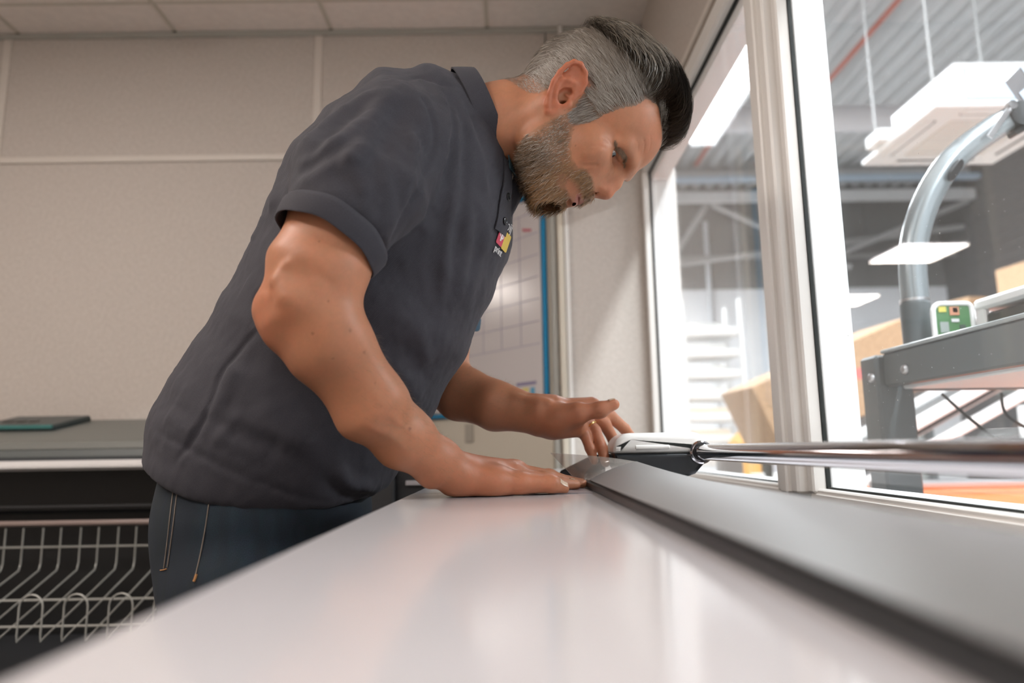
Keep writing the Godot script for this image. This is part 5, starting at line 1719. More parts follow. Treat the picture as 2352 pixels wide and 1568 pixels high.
func build_man() -> void:
	rng.seed = 4242
	fine.seed = 5
	fine.frequency = 0.1
	fine.fractal_octaves = 2
	var t0 := Time.get_ticks_msec()
	var man := thing("person", "man in dark polo shirt and jeans bending over the white cutting table", "person", Vector3(-0.36, 0, -1.0))
	# ---- skin
	var head := head_sdf()
	var hm := head.skin(0.0021, Vector3(-0.09, 1.36, -1.08), Vector3(0.26, 1.70, -0.84))
	var ar := arm_right()
	var rm := ar.skin(0.0024, Vector3(-0.31, 0.94, -1.09), Vector3(0.13, 1.47, -0.66))
	var al := arm_left()
	var lm := al.skin(0.0024, Vector3(-0.21, 0.94, -1.27), Vector3(0.25, 1.44, -1.03))
	print("skin nets ", Time.get_ticks_msec() - t0, " head ", hm.v.size(), " arms ", rm.v.size(), " ", lm.v.size())
	moles = []
	for q in [[-0.2015, 1.2765, 0.0024], [-0.187, 1.263, 0.0030], [-0.179, 1.2605, 0.0022], [-0.155, 1.249, 0.0022], [-0.1505, 1.243, 0.0032], [-0.200, 1.235, 0.0018], [-0.19, 1.17, 0.0020], [-0.168, 1.140, 0.0028], [-0.206, 1.136, 0.0022], [-0.155, 1.118, 0.0026], [-0.186, 1.110, 0.0018], [-0.113, 1.037, 0.0030], [-0.145, 1.085, 0.0018], [-0.14, 1.06, 0.0016]]:
		var h = ar.hit(Vector3(q[0], q[1], -0.5), Vector3(0, 0, -1))
		if h != null:
			moles.append([h, q[2]])
	for q in [[0.030, -0.004, 0.0016], [0.022, -0.010, 0.0014], [0.046, -0.012, 0.0020], [0.060, 0.010, 0.0012], [0.072, 0.000, 0.0011], [0.067, -0.022, 0.0012], [0.08, 0.02, 0.0009], [0.055, -0.002, 0.0010], [0.076, -0.014, 0.0014]]:
		var h = head.hit(H(q[0], q[1], 0.3), -HR)
		if h != null:
			moles.append([h, q[2]])
	var V := PackedVector3Array()
	var NV := PackedVector3Array()
	var C := PackedColorArray()
	var I := PackedInt32Array()
	var hv: PackedVector3Array = hm.v
	var hn := face_normals(hv, hm.idx)
	hv = emboss(hv, hn, face_lines(head))
	hn = face_normals(hv, hm.idx)
	for i in hv.size():
		C.append(face_color(hv[i], hn[i]))
	V.append_array(hv)
	NV.append_array(hn)
	I.append_array(hm.idx)
	for q in [[rm, 1], [lm, 2]]:
		var m: Dictionary = q[0]
		var base := V.size()
		var mv: PackedVector3Array = m.v
		if q[1] == 1:
			mv = relax_where(mv, m.idx, 22, func(p: Vector3) -> float: return 0.65 * smoothstep(-0.105, -0.15, p.x) * smoothstep(0.035, 0.075, p.distance_to(Vector3(-0.262, 1.165, -0.745))))
		else:
			mv = relax_where(mv, m.idx, 18, func(p: Vector3) -> float: return 0.65 * smoothstep(0.03, -0.01, p.x))
		var mn := face_normals(mv, m.idx)
		if q[1] == 1:
			mv = emboss(mv, mn, arm_lines(ar))
			mn = face_normals(mv, m.idx)
		if q[1] == 1:
			arm_hair(man, mv, mn, Vector3(-0.19, 1.115, -0.78), Vector3(-0.070, 0.990, -0.872), Vector3(0.7, 0.7, 0.1), 0.10)
		else:
			arm_hair(man, mv, mn, Vector3(-0.09, 1.11, -1.17), Vector3(0.05, 1.065, -1.10), Vector3(0.2, 0.95, 0.1), 0.16)
		for i in mv.size():
			var p := mv[i]
			var red := 0.15
			if q[1] == 1:
				red += 0.55 * spot(p, Vector3(-0.262, 1.155, -0.75), 0.06) + 0.5 * spot(p, Vector3(-0.02, 0.98, -0.90), 0.14)
			else:
				red += 0.45 * spot(p, Vector3(0.12, 1.06, -1.08), 0.12)
			C.append(skin_color(p, red))
		V.append_array(mv)
		NV.append_array(mn)
		for k in m.idx:
			I.append(k + base)
	var sk := StandardMaterial3D.new()
	sk.vertex_color_use_as_albedo = true
	sk.roughness = 0.46
	sk.subsurf_scatter_enabled = true
	sk.subsurf_scatter_strength = 0.12
	sk.metallic_specular = 0.42
	sk.normal_enabled = true
	sk.normal_texture = noise_tex(0.09, 512, 21, 3, true, 3.0)
	sk.normal_scale = 0.35
	triplanar(sk, 28.0)
	part("skin", mesh_of(V, NV, C, I), sk, man)
	print("skin ", Time.get_ticks_msec() - t0)
	var ah := StandardMaterial3D.new()
	ah.vertex_color_use_as_albedo = true
	ah.roughness = 0.5
	strands_done("arm_hair", man, ah)
	eyes(man)
	nails(man, ar, al)
	ring(man)
	hair(man, head, hm.v, hn)
	print("hair ", Time.get_ticks_msec() - t0)
	clothes(man)
	print("clothes ", Time.get_ticks_msec() - t0)

func face_lines(head: Sdf) -> Array:
	var out: Array = []
	var lay := func(a: Array, amp: float, wid: float) -> void:
		var pts: Array = []
		for q in a:
			var h = head.hit(H(q[0], q[1], 0.25) , -HR)
			if h != null:
				pts.append(h)
		if pts.size() > 1:
			out.append([pts, amp, wid])
	# crow's feet, forehead lines, cheek folds
	lay.call([[0.090, 0.018], [0.082, 0.012], [0.076, 0.003]], -0.0010, 0.0016)
	lay.call([[0.092, 0.022], [0.083, 0.020], [0.077, 0.014]], -0.0008, 0.0014)
	lay.call([[0.094, 0.010], [0.086, 0.002], [0.081, -0.008]], -0.0008, 0.0016)
	lay.call([[0.116, 0.052], [0.110, 0.056], [0.104, 0.055]], -0.0007, 0.0014)
	lay.call([[0.121, 0.060], [0.114, 0.065], [0.106, 0.065]], -0.0007, 0.0014)
	lay.call([[0.122, 0.070], [0.114, 0.076], [0.106, 0.077]], -0.0006, 0.0014)
	lay.call([[0.106, -0.008], [0.100, -0.018], [0.092, -0.030]], -0.0014, 0.0030)
	lay.call([[0.098, 0.006], [0.090, -0.010], [0.084, -0.024]], 0.0014, 0.0070)
	return out

func arm_lines(ar: Sdf) -> Array:
	var out: Array = []
	var lay := func(a: Array, amp: float, wid: float) -> void:
		var pts: Array = []
		for q in a:
			var h = ar.hit(Vector3(q[0], q[1], -0.55), Vector3(0, 0, -1))
			if h != null:
				pts.append(h)
		if pts.size() > 1:
			out.append([pts, amp, wid])
	# creases over the elbow, veins, knuckle wrinkles
	lay.call([[-0.252, 1.185], [-0.240, 1.206], [-0.226, 1.214]], 0.0022, 0.006)
	lay.call([[-0.258, 1.192], [-0.251, 1.180], [-0.247, 1.165]], -0.0010, 0.006)
	lay.call([[-0.205, 1.200], [-0.195, 1.195], [-0.185, 1.185]], -0.0010, 0.006)
	lay.call([[-0.160, 1.045], [-0.135, 1.030], [-0.118, 1.012]], 0.0012, 0.005)
	lay.call([[-0.150, 1.078], [-0.125, 1.045], [-0.108, 1.030]], 0.0012, 0.004)
	for k in 3:
		lay.call([[0.046 + k * 0.003, 0.980], [0.0445 + k * 0.003, 0.974], [0.0455 + k * 0.003, 0.970]], -0.0006, 0.0010)
	lay.call([[-0.005, 0.984], [0.004, 0.980], [0.012, 0.976]], -0.0008, 0.0016)
	return out

func poly_has(poly: PackedVector2Array, f: float, u: float) -> bool:
	return Geometry2D.is_point_in_polygon(Vector2(f, u), poly)

var P_HAIR := PackedVector2Array([Vector2(-0.2, -0.050), Vector2(-0.045, -0.034), Vector2(-0.020, -0.024), Vector2(-0.012, 0.0), Vector2(-0.010, 0.042), Vector2(0.012, 0.040), Vector2(0.022, 0.018), Vector2(0.026, -0.006), Vector2(0.040, -0.006), Vector2(0.050, 0.012), Vector2(0.053, 0.033), Vector2(0.061, 0.060), Vector2(0.068, 0.078), Vector2(0.066, 0.098), Vector2(0.080, 0.112), Vector2(0.100, 0.104), Vector2(0.118, 0.098), Vector2(0.2, 0.092), Vector2(0.2, 0.3), Vector2(-0.2, 0.3)])
var P_BEARD := PackedVector2Array([Vector2(0.026, -0.006), Vector2(0.040, -0.006), Vector2(0.052, -0.018), Vector2(0.066, -0.030), Vector2(0.080, -0.036), Vector2(0.092, -0.034), Vector2(0.100, -0.026), Vector2(0.112, -0.022), Vector2(0.135, -0.024), Vector2(0.135, -0.039), Vector2(0.112, -0.040), Vector2(0.102, -0.044), Vector2(0.094, -0.050), Vector2(0.099, -0.060), Vector2(0.108, -0.060), Vector2(0.135, -0.060), Vector2(0.135, -0.13), Vector2(0.06, -0.13), Vector2(0.030, -0.105), Vector2(0.018, -0.075), Vector2(0.020, -0.040)])

func face_color(p: Vector3, n: Vector3) -> Color:
	var q := in_head(p)
	var f := q.x
	var u := q.y
	var r := absf(q.z)
	var red := 0.12
	red += 0.75 * clampf(1.0 - Vector3(f - 0.126, u + 0.006, r).length() / 0.028, 0.0, 1.0)
	red += 0.40 * clampf(1.0 - Vector3(f - 0.112, u - 0.085, r - 0.035).length() / 0.05, 0.0, 1.0)
	red += 0.35 * clampf(1.0 - Vector3(f - 0.092, u + 0.008, r - 0.045).length() / 0.03, 0.0, 1.0)
	if f < 0.024 and f > -0.032 and u > -0.045 and u < 0.05:
		red += 0.85 * smoothstep(0.0735, 0.079, r)
	var c := skin_color(p, clampf(red, 0.0, 1.0))
	# lips
	if u < -0.0365 and u > -0.0585 and f > 0.104 and r < 0.023:
		var mid := -0.0475
		var half := 0.0085 * (1.0 - pow(r / 0.024, 2.0)) + 0.0015
		if absf(u - mid) < half:
			c = c.lerp(Color(0.40, 0.15, 0.13), 0.75)
	# roots of hair and beard seen as darker stubble
	if poly_has(P_HAIR, f, u) and r < 0.0800:
		c = c.lerp(Color(0.16, 0.13, 0.105), 0.80 if u > -0.012 else 0.35)
	elif poly_has(P_BEARD, f, u):
		c = c.lerp(Color(0.24, 0.14, 0.08), 0.45)
	# brows
	for i in 2:
		var a: Vector3 = BROW[i]
		var b: Vector3 = BROW[i + 1]
		var pt := Geometry3D.get_closest_point_to_segment(Vector3(f, u, r), a, b)
		var d := pt.distance_to(Vector3(f, u, r))
		if d < 0.006:
			c = c.lerp(Color(0.22, 0.12, 0.07), 0.45 * (1.0 - d / 0.006))
	return c

func eyes(man: Node3D) -> void:
	for e in [1.0, -1.0]:
		var o := H(0.0885, 0.0245, 0.0335 * e)
		var look: Vector3 = (HF * 0.94 - HU * 0.22 + HR * 0.10 * e).normalized()
		var eye := part("eye", MB.new().lathe(ball(0.0126), o, look, 28), mat(0.62, 0.58, 0.55, 0.12), man, 80.0)
		eye.set_meta("label", "grey blue eye")
		part("iris", MB.new().lathe([Vector2(0.0, 0.01285), Vector2(0.0022, 0.0128), Vector2(0.0058, 0.0118), Vector2(0.0060, 0.0110)], o, look, 24), mat(0.16, 0.19, 0.20, 0.1), eye, 80.0)
		part("pupil", MB.new().lathe([Vector2(0.0, 0.01305), Vector2(0.0022, 0.0129), Vector2(0.0023, 0.0126)], o, look, 20), mat(0.006, 0.006, 0.006, 0.08), eye, 80.0)

func ball(r: float) -> Array:
	var p: Array = []
	for i in 15:
		var a := -PI / 2 + PI * i / 14.0
		p.append(Vector2(maxf(cos(a) * r, 0.0), sin(a) * r))
	return p

func nails(man: Node3D, ar: Sdf, al: Sdf) -> void:
	var nm := mat(0.62, 0.46, 0.34, 0.28)
	var list := [[ar, Vector3(0.0665, 0.9715, -0.893), Vector3(0.017, -0.0055, -0.005), Vector3(0.1, 0.7, 0.75), 0.0046, 0.0070], [al, Vector3(0.1540, 1.090, -1.0665), Vector3(0.022, 0.008, 0), Vector3(-0.25, 0.95, 0.35), 0.0052, 0.0066], [ar, Vector3(0.0835, 0.9715, -0.980), Vector3(0.020, -0.003, -0.012), Vector3(0.1, 0.95, 0.2), 0.0042, 0.0050]]
	for q in list:
		var s: Sdf = q[0]
		var al_: Vector3 = q[2].normalized()
		var up: Vector3 = q[3].normalized()
		var sd := al_.cross(up).normalized()
		var rows: Array = []
		for i in 6:
			var row: Array = []
			for k in 7:
				var a := (k - 3) / 3.0
				var w: float = q[4] * sqrt(1.0 - 0.35 * pow(absf(i - 2.0) / 3.0, 2.0))
				var p: Vector3 = q[1] + al_ * (i / 5.0 - 0.4) * q[5] * 1.5 + sd * a * w
				var h = s.hit(p + up * 0.02, -up, 0.06)
				row.append((h if h != null else p) + up * 0.0002)
			rows.append(row)
		part("nail", MB.new().sheet(rows, 0.0007), nm, man, 70.0)

func ring(man: Node3D) -> void:
	var a := Vector3(0.1190, 1.0590, -1.124)
	var b := Vector3(0.1350, 1.0390, -1.115)
	var ax := (b - a).normalized()
	part("finger_ring", MB.new().lathe([Vector2(0.0108, -0.0016), Vector2(0.0117, -0.0012), Vector2(0.0117, 0.0012), Vector2(0.0108, 0.0016)], a.lerp(b, 0.66), ax, 28, false), mat(0.85, 0.56, 0.22, 0.25, 1.0), man, 60.0)

# strands: thin ribbons gathered in one mesh
var sv := PackedVector3Array()
var sn := PackedVector3Array()
var sc := PackedColorArray()
var si := PackedInt32Array()

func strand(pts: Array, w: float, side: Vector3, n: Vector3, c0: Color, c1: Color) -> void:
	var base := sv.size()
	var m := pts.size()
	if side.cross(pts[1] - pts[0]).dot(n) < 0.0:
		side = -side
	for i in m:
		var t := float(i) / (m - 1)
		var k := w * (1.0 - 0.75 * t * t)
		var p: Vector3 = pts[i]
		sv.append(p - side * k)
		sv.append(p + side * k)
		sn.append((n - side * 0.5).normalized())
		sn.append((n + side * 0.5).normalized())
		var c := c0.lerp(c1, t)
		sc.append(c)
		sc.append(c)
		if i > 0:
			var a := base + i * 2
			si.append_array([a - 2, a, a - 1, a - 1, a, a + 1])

func strands_done(called: String, man: Node3D, m: Material) -> void:
	if sv.size():
		part(called, mesh_of(sv, sn, sc, si), m, man)
	sv = PackedVector3Array()
	sn = PackedVector3Array()
	sc = PackedColorArray()
	si = PackedInt32Array()

func skull_push(q: Vector3, gap: float) -> Vector3:
	# keep a head-space point at least gap outside the skull ellipsoid
	var c := Vector3(0.012, 0.066, 0)
	var rr := Vector3(0.103 + gap, 0.096 + gap, 0.0775 + gap)
	var d := q - c
	var k := (d / rr).length()
	if k < 1.0 and k > 0.01:
		return c + d / k
	return q

func skull_at(q: Vector3, gap: float) -> Vector3:
	# the head-space point carried to the skull surface plus gap
	var c := Vector3(0.012, 0.066, 0)
	var rr := Vector3(0.103 + gap, 0.096 + gap, 0.0775 + gap)
	var d := q - c
	return c + d / maxf((d / rr).length(), 0.05)

func to_world(q: Vector3) -> Vector3:
	return H(q.x, q.y, q.z)

func dir_world(q: Vector3) -> Vector3:
	return HF * q.x + HU * q.y + HR * q.z

func hair(man: Node3D, head: Sdf, v: PackedVector3Array, nv: PackedVector3Array) -> void:
	var hm := StandardMaterial3D.new()
	hm.vertex_color_use_as_albedo = true
	hm.roughness = 0.38
	hm.metallic_specular = 0.55
	var dark := Color(0.095, 0.070, 0.049)
	var brown := Color(0.235, 0.170, 0.113)
	var grey := Color(0.52, 0.475, 0.425)
	var clump := FastNoiseLite.new()
	clump.seed = 11
	clump.frequency = 1.0
	for i in v.size():
		var q := in_head(v[i])
		var r := absf(q.z)
		if not poly_has(P_HAIR, q.x, q.y) or r > 0.0800:
			continue
		var n3 := Vector3(nv[i].dot(HF), nv[i].dot(HU), nv[i].dot(HR))
		# near the ear the skin of the ear itself stays bare
		if r > 0.0735 and q.x < 0.028 and q.x > -0.03 and q.y < 0.046:
			continue
		var top := smoothstep(0.088, 0.126, q.y) * smoothstep(-0.085, -0.03, q.x)
		var many := 3 if top > 0.3 else 2
		if q.z < -0.02 and top < 0.3:
			many = 1
		if n3.z < -0.85:
			continue
		for k in many:
			var jit := Vector3(rng.randf_range(-1, 1), rng.randf_range(-1, 1), rng.randf_range(-1, 1)) * 0.0013
			var p := q + jit - n3 * 0.0008
			var pts: Array = []
			var g := clump.get_noise_3dv(q * 130.0) * 0.5 + rng.randf_range(-0.5, 0.5)
			var cn: float
			if rng.randf() < top:
				# long hair on top: up from the roots, then combed back over the skull
				var front := smoothstep(0.02, 0.105, q.x)
				var sway := g * 0.22 + q.z * 1.2
				var goal := Vector3(-1.0, 0.0, sway).normalized()
				var d := Vector3(lerpf(-0.6, 0.9, front), 0.6, sway * 0.5).normalized()
				var len := rng.randf_range(0.055, 0.085) * lerpf(0.8, 1.15, front)
				var seg := 9
				var lift := sqrt(rng.randf_range(0.05, 1.0))
				var cap := lerpf(0.021, 0.036, front) * lift + clump.get_noise_3dv(q * 210.0) * 0.003
				for s in seg + 1:
					var t := float(s) / seg
					var hgt := cap * sin(minf(t * 2.6 + 0.05, 1.0) * PI * 0.5) * (1.0 - 0.45 * smoothstep(0.55, 1.0, t))
					pts.append(to_world(skull_at(p, 0.0006 + hgt)))
					d = d.lerp(goal, 0.34).normalized()
					p = skull_at(p + d * (len / seg), 0.001)
				cn = clampf(0.36 + g * 0.60 + rng.randf_range(-0.2, 0.2), 0.0, 1.0)
				var c0 := dark.lerp(brown, clampf(cn * 1.5, 0, 1)).lerp(grey, clampf(cn * 1.1 - 0.62, 0, 0.6))
				var wn := dir_world(n3)
				var tw: Vector3 = (pts[5] - pts[4]).normalized()
				var side := (tw.cross(wn) + wn * rng.randf_range(-0.7, 0.7)).normalized()
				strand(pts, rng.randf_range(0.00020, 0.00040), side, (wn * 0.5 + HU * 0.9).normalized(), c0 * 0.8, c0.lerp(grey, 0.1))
			else:
				# short sides, lying back and down
				var ang := clump.get_noise_3dv(q * 70.0 + Vector3(5, 1, 0)) * 1.1 + rng.randf_range(-0.35, 0.35)
				var flow := Vector3(-1.0, -0.12 - 0.45 * ang, 0.0)
				if q.x < -0.055:
					flow = Vector3(-0.35, -0.95, 0)
				if q.y < 0.03 and q.x > 0.015:
					flow = Vector3(-0.25, -1.0, 0)
				flow = (flow - n3 * flow.dot(n3)).normalized()
				var len := lerpf(0.007, 0.024, smoothstep(-0.03, 0.10, q.y)) * rng.randf_range(0.7, 1.25)
				if q.y < -0.005:
					len *= 0.6
				var d := (flow + n3 * rng.randf_range(0.25, 0.6)).normalized()
				for s in 4:
					pts.append(to_world(p))
					p += d * (len / 3.0)
					d = d.lerp(flow, 0.45).normalized()
				cn = clampf(0.42 + g * 0.9 - smoothstep(0.055, 0.11, q.y) * 0.42 - smoothstep(-0.02, -0.08, q.x) * 0.12, 0.0, 1.0)
				var c0 := dark.lerp(brown, 0.5).lerp(grey, cn)
				var wn := dir_world(n3)
				var side := wn.cross(dir_world(flow)).normalized()
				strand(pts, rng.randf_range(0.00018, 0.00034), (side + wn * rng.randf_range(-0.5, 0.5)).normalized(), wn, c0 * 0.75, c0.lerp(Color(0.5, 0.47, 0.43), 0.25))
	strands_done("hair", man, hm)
	# beard
	var rust := Color(0.44, 0.235, 0.095)
	var deep := Color(0.17, 0.125, 0.088)
	for i in v.size():
		var q := in_head(v[i])
		if not poly_has(P_BEARD, q.x, q.y) or q.z < -0.045:
			continue
		if absf(q.z) > 0.0745 or (absf(q.z) > 0.068 and q.x < 0.024):
			continue
		var n3 := Vector3(nv[i].dot(HF), nv[i].dot(HU), nv[i].dot(HR))
		var thin := 1.0
		# soft upper edge on the cheek
		var edge := q.y - lerpf(-0.010, -0.036, smoothstep(0.03, 0.085, q.x))
		thin = smoothstep(0.006, -0.010, edge)
		if q.x > 0.094 and q.y > -0.046:
			thin = 1.0
		# bare patch under the lip corner
		if Vector2((q.x - 0.094) / 0.010, (q.y + 0.057) / 0.009).length() < 1.0 and absf(q.z) > 0.012:
			thin *= 0.12
		var low := smoothstep(-0.045, -0.085, q.y)
		# down the neck it gets short
		var neck := smoothstep(0.045, 0.020, q.x)
		for k in 2:
			if rng.randf() > thin:
				continue
			var flow := Vector3(0.05, -1.0, 0.0)
			if q.x < 0.07:
				flow = Vector3(-0.15, -1.0, 0.0)
			var mous := q.x > 0.094 and q.y > -0.046
			if mous:
				flow = Vector3(0.18, -0.9, signf(q.z) * 0.45)
			flow += Vector3(rng.randf_range(-0.35, 0.35), rng.randf_range(-0.2, 0.2), rng.randf_range(-0.35, 0.35))
			flow = (flow - n3 * flow.dot(n3) * 0.8).normalized()
			var len := lerpf(0.007, 0.0175, low) * rng.randf_range(0.7, 1.3) * (1.0 - 0.45 * neck)
			if mous:
				len = rng.randf_range(0.008, 0.013)
			var d := (flow * 0.8 + n3 * rng.randf_range(0.25, 0.7)).normalized()
			var p := q - n3 * 0.0008 + Vector3(rng.randf_range(-1, 1), rng.randf_range(-1, 1), rng.randf_range(-1, 1)) * 0.001
			var pts: Array = []
			var curl := Vector3(rng.randf_range(-1, 1), rng.randf_range(-1, 1), rng.randf_range(-1, 1)) * 0.35
			for s in 5:
				pts.append(to_world(p))
				p += d * (len / 4.0)
				d = (d * 0.75 + flow * 0.35 + curl * 0.2).normalized()
			var greyness := clampf(0.25 + 0.75 * smoothstep(0.088, 0.050, q.x) + rng.randf_range(-0.35, 0.35), 0.0, 1.0)
			var c0 := rust.lerp(deep, clampf(greyness * 0.8 + rng.randf_range(-0.2, 0.3), 0, 1))
			if rng.randf() < 0.05 + 0.20 * greyness:
				c0 = c0.lerp(Color(0.62, 0.54, 0.45), 0.8)
			var wn := dir_world(n3)
			var side := (wn.cross(dir_world(flow)) + wn * rng.randf_range(-0.7, 0.7)).normalized()
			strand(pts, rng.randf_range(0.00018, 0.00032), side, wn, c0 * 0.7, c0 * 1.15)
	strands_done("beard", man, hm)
	# eyebrows and lashes
	for e in [1.0, -1.0]:
		for k in 460:
			var t := rng.randf()
			var a: Vector3 = BROW[0] if t < 0.5 else BROW[1]
			var b: Vector3 = BROW[1] if t < 0.5 else BROW[2]
			var c: Vector3 = a.lerp(b, t * 2.0 if t < 0.5 else t * 2.0 - 1.0) + Vector3(0, rng.randf_range(-0.0035, 0.003), 0)
			c.z *= e
			var w := head.onto(to_world(c))
			var n := head.grad(w)
			var fl := (dir_world(Vector3(-0.25, rng.randf_range(0.1, 0.5), 0.85 * e)))
			fl = (fl - n * fl.dot(n)).normalized()
			var pts: Array = []
			for s in 4:
				pts.append(w + fl * (0.0026 * s) + n * (0.0004 + 0.0009 * s - 0.0002 * s * s))
			var c0 := Color(0.17, 0.10, 0.055).lerp(Color(0.36, 0.26, 0.18), rng.randf() * 0.6)
			strand(pts, 0.00022, n.cross(fl).normalized(), n, c0, c0)
		for k in 12:
			var t := k / 11.0
			var w := H(0.1000 + 0.0035 * sin(t * PI), 0.0258 + 0.0010 * sin(t * PI), (0.0260 + 0.021 * t) * e)
			var d: Vector3 = (HF * 0.8 - HU * 0.25 + HR * e * (t - 0.4) * 0.8).normalized()
			strand([w, w + d * 0.003, w + d * 0.0055 + HU * 0.0006], 0.00016, HR.cross(d).normalized() * 0.6 + HR * 0.4, HF, Color(0.05, 0.03, 0.02), Color(0.09, 0.06, 0.04))
	strands_done("eyebrows", man, hm)

# fine hair on the forearms
func arm_hair(man: Node3D, v: PackedVector3Array, nv: PackedVector3Array, a: Vector3, b: Vector3, up: Vector3, share: float) -> void:
	var ax := (b - a).normalized()
	for i in v.size():
		var t := (v[i] - a).dot(ax) / a.distance_to(b)
		if t < 0.0 or t > 1.0 or rng.randf() > share:
			continue
		var n := nv[i]
		if n.dot(up) < -0.1:
			continue
		var fl := (ax * 0.8 + up * 0.15 + Vector3(rng.randf_range(-0.5, 0.5), rng.randf_range(-0.5, 0.5), rng.randf_range(-0.5, 0.5)))
		fl = (fl - n * fl.dot(n) + n * 0.55).normalized()
		var len := rng.randf_range(0.005, 0.011)
		var p := v[i]
		var c := Color(0.16, 0.095, 0.05).lerp(Color(0.34, 0.22, 0.13), rng.randf())
		strand([p, p + fl * len * 0.5, p + fl * len * 0.9 + ax * len * 0.25 - n * len * 0.12], 0.00009, n.cross(fl).normalized(), n, c, c)

# ------------------------------------------------------------------ what he wears
func vecs(a: Array) -> Array:
	var o: Array = []
	for q in a:
		o.append(Vector3(q[0], q[1], q[2]))
	return o

func clothes(man: Node3D) -> void:
	var polo := polo_sdf()
	var pm := polo.skin(0.0038, Vector3(-0.58, 0.86, -1.26), Vector3(0.07, 1.64, -0.68))
	var v: PackedVector3Array = pm.v
	for i in 16:
		v = relax(v, pm.idx, 0.6)
	var nv := face_normals(v, pm.idx)
	var lines: Array = []
	for l in SHIRT_LINES:
		lines.append([smooth_path(vecs(l[0]), 3), l[1], l[2]])
	v = emboss(v, nv, lines)
	# soft unevenness of worn cotton
	var wn := FastNoiseLite.new()
	wn.seed = 31
	wn.frequency = 1.0
	wn.fractal_octaves = 3
	for i in v.size():
		var p := v[i]
		v[i] += nv[i] * (0.0016 * wn.get_noise_3d(p.x * 22.0 + p.y * 6.0, p.y * 14.0, p.z * 16.0) + 0.0007 * wn.get_noise_3d(p.x * 60.0, p.y * 48.0 + 7.0, p.z * 55.0))
	nv = face_normals(v, pm.idx)
	var cm := cloth_mat()
	var shirt := part("shirt", mesh_of(v, nv, PackedColorArray(), pm.idx), cm, man)
	shirt.set_meta("label", "faded dark navy cotton polo shirt")
	cuff(shirt, cm, Vector3(-0.1960, 1.2620, -0.7700), Vector3(-0.44, -0.85, 0.29), 0.0605, 0.0650, 0.024)
	cuff(shirt, mat(0.03, 0.075, 0.115, 0.85), Vector3(-0.1160, 1.232, -1.188), Vector3(0.09, -0.96, -0.25), 0.0615, 0.0665, 0.020)
	collar(shirt, cm)
	placket(shirt, polo, cm)
	emblem(shirt, polo)
	# jeans
	var js := jeans_sdf()
	var jm := js.skin(0.006, Vector3(-0.58, 0.0, -1.26), Vector3(-0.12, 1.06, -0.76))
	var jn := face_normals(jm.v, jm.idx)
	var jc := PackedColorArray()
	for i in jm.v.size():
		var p: Vector3 = jm.v[i]
		# denim worn paler over the thigh and hip
		var k := 0.5 + 0.5 * wn.get_noise_3d(p.x * 40.0, p.y * 9.0, p.z * 40.0)
		var worn := clampf(spot(p, Vector3(-0.30, 0.93, -0.845), 0.10) * 1.4 * k, 0.0, 1.0)
		jc.append(Color(0.0085, 0.0150, 0.0240).lerp(Color(0.022, 0.048, 0.075), worn * 0.8 + 0.15 * k))
	var jmat := StandardMaterial3D.new()
	jmat.vertex_color_use_as_albedo = true
	jmat.roughness = 0.85
	jmat.albedo_texture = ramp_tex(0.12, Color(0.72, 0.72, 0.72), Color(1, 1, 1), 512, 41, 3)
	triplanar(jmat, 9.0)
	var jeans := part("jeans", mesh_of(jm.v, jn, jc, jm.idx), jmat, man)
	for q in STITCHES:
		var pts: Array = []
		for i in range(1, q.size()):
			pts.append(js.onto(Vector3(q[i][0], q[i][1], q[i][2]), 0.0006))
		var called: String = q[0]
		part("stitching", MB.new().tube(smooth_path(pts, 4), 0.0016 if called == "bartack" else 0.0007, 6), mat(0.42, 0.20, 0.07, 0.7) if called in ["bartack", "waistA", "pocketend"] else mat(0.19, 0.155, 0.125, 0.7), jeans)
	# shoes
	for e in [[-0.93, -0.015], [-1.10, 0.02]]:
		var s := Sdf.new()
		var x: float = -0.42 + e[1]
		s.bone(Vector3(x, 0.055, e[0] - 0.01), Vector3(x + 0.02, 0.04, e[0] - 0.01), 0.055, 0.045, 0.02)
		s.flat(Vector3(x + 0.02, 0.035, e[0] - 0.01), Vector3(x + 0.17, 0.028, e[0]), Vector3(0, 1, 0), 0.045, 0.045, 0.03, 0.048, 0.03)
		s.cut(Vector3(0, 0.002, 0), Vector3(0, -1, 0))
		s.cut(Vector3(0, 0.10, 0), Vector3(0, 1, 0))
		var sm := s.skin(0.006, Vector3(x - 0.09, -0.02, e[0] - 0.09), Vector3(x + 0.26, 0.13, e[0] + 0.08))
		part("shoe", mesh_of(sm.v, face_normals(sm.v, sm.idx), PackedColorArray(), sm.idx), M.black, man)

func cloth_mat() -> StandardMaterial3D:
	var m := mat(0.038, 0.036, 0.046, 0.82)
	m.albedo_texture = ramp_tex(0.035, Color(0.78, 0.78, 0.80), Color(1, 1, 1), 512, 51, 5)
	m.rim_enabled = true
	m.rim = 0.16
	m.rim_tint = 0.3
	m.normal_enabled = true
	m.normal_texture = pique()
	m.normal_scale = 0.6
	triplanar(m, 24.0)
	return m

# small waffle of a pique knit, as a relief
func pique() -> ImageTexture:
	var n := 256
	var im := Image.create(n, n, false, Image.FORMAT_RGBA8)
	for y in n:
		for x in n:
			var a := TAU * x / 8.0
			var b := TAU * y / 8.0
			var h := 0.5 + 0.25 * cos(a + (PI if (y / 4) % 2 else 0.0)) * absf(sin(b * 0.5)) + 0.2 * cos((a + b) * 0.5)
			im.set_pixel(x, y, Color(h, h, h))
	im.bump_map_to_normal_map(3.0)
	return ImageTexture.create_from_image(im)

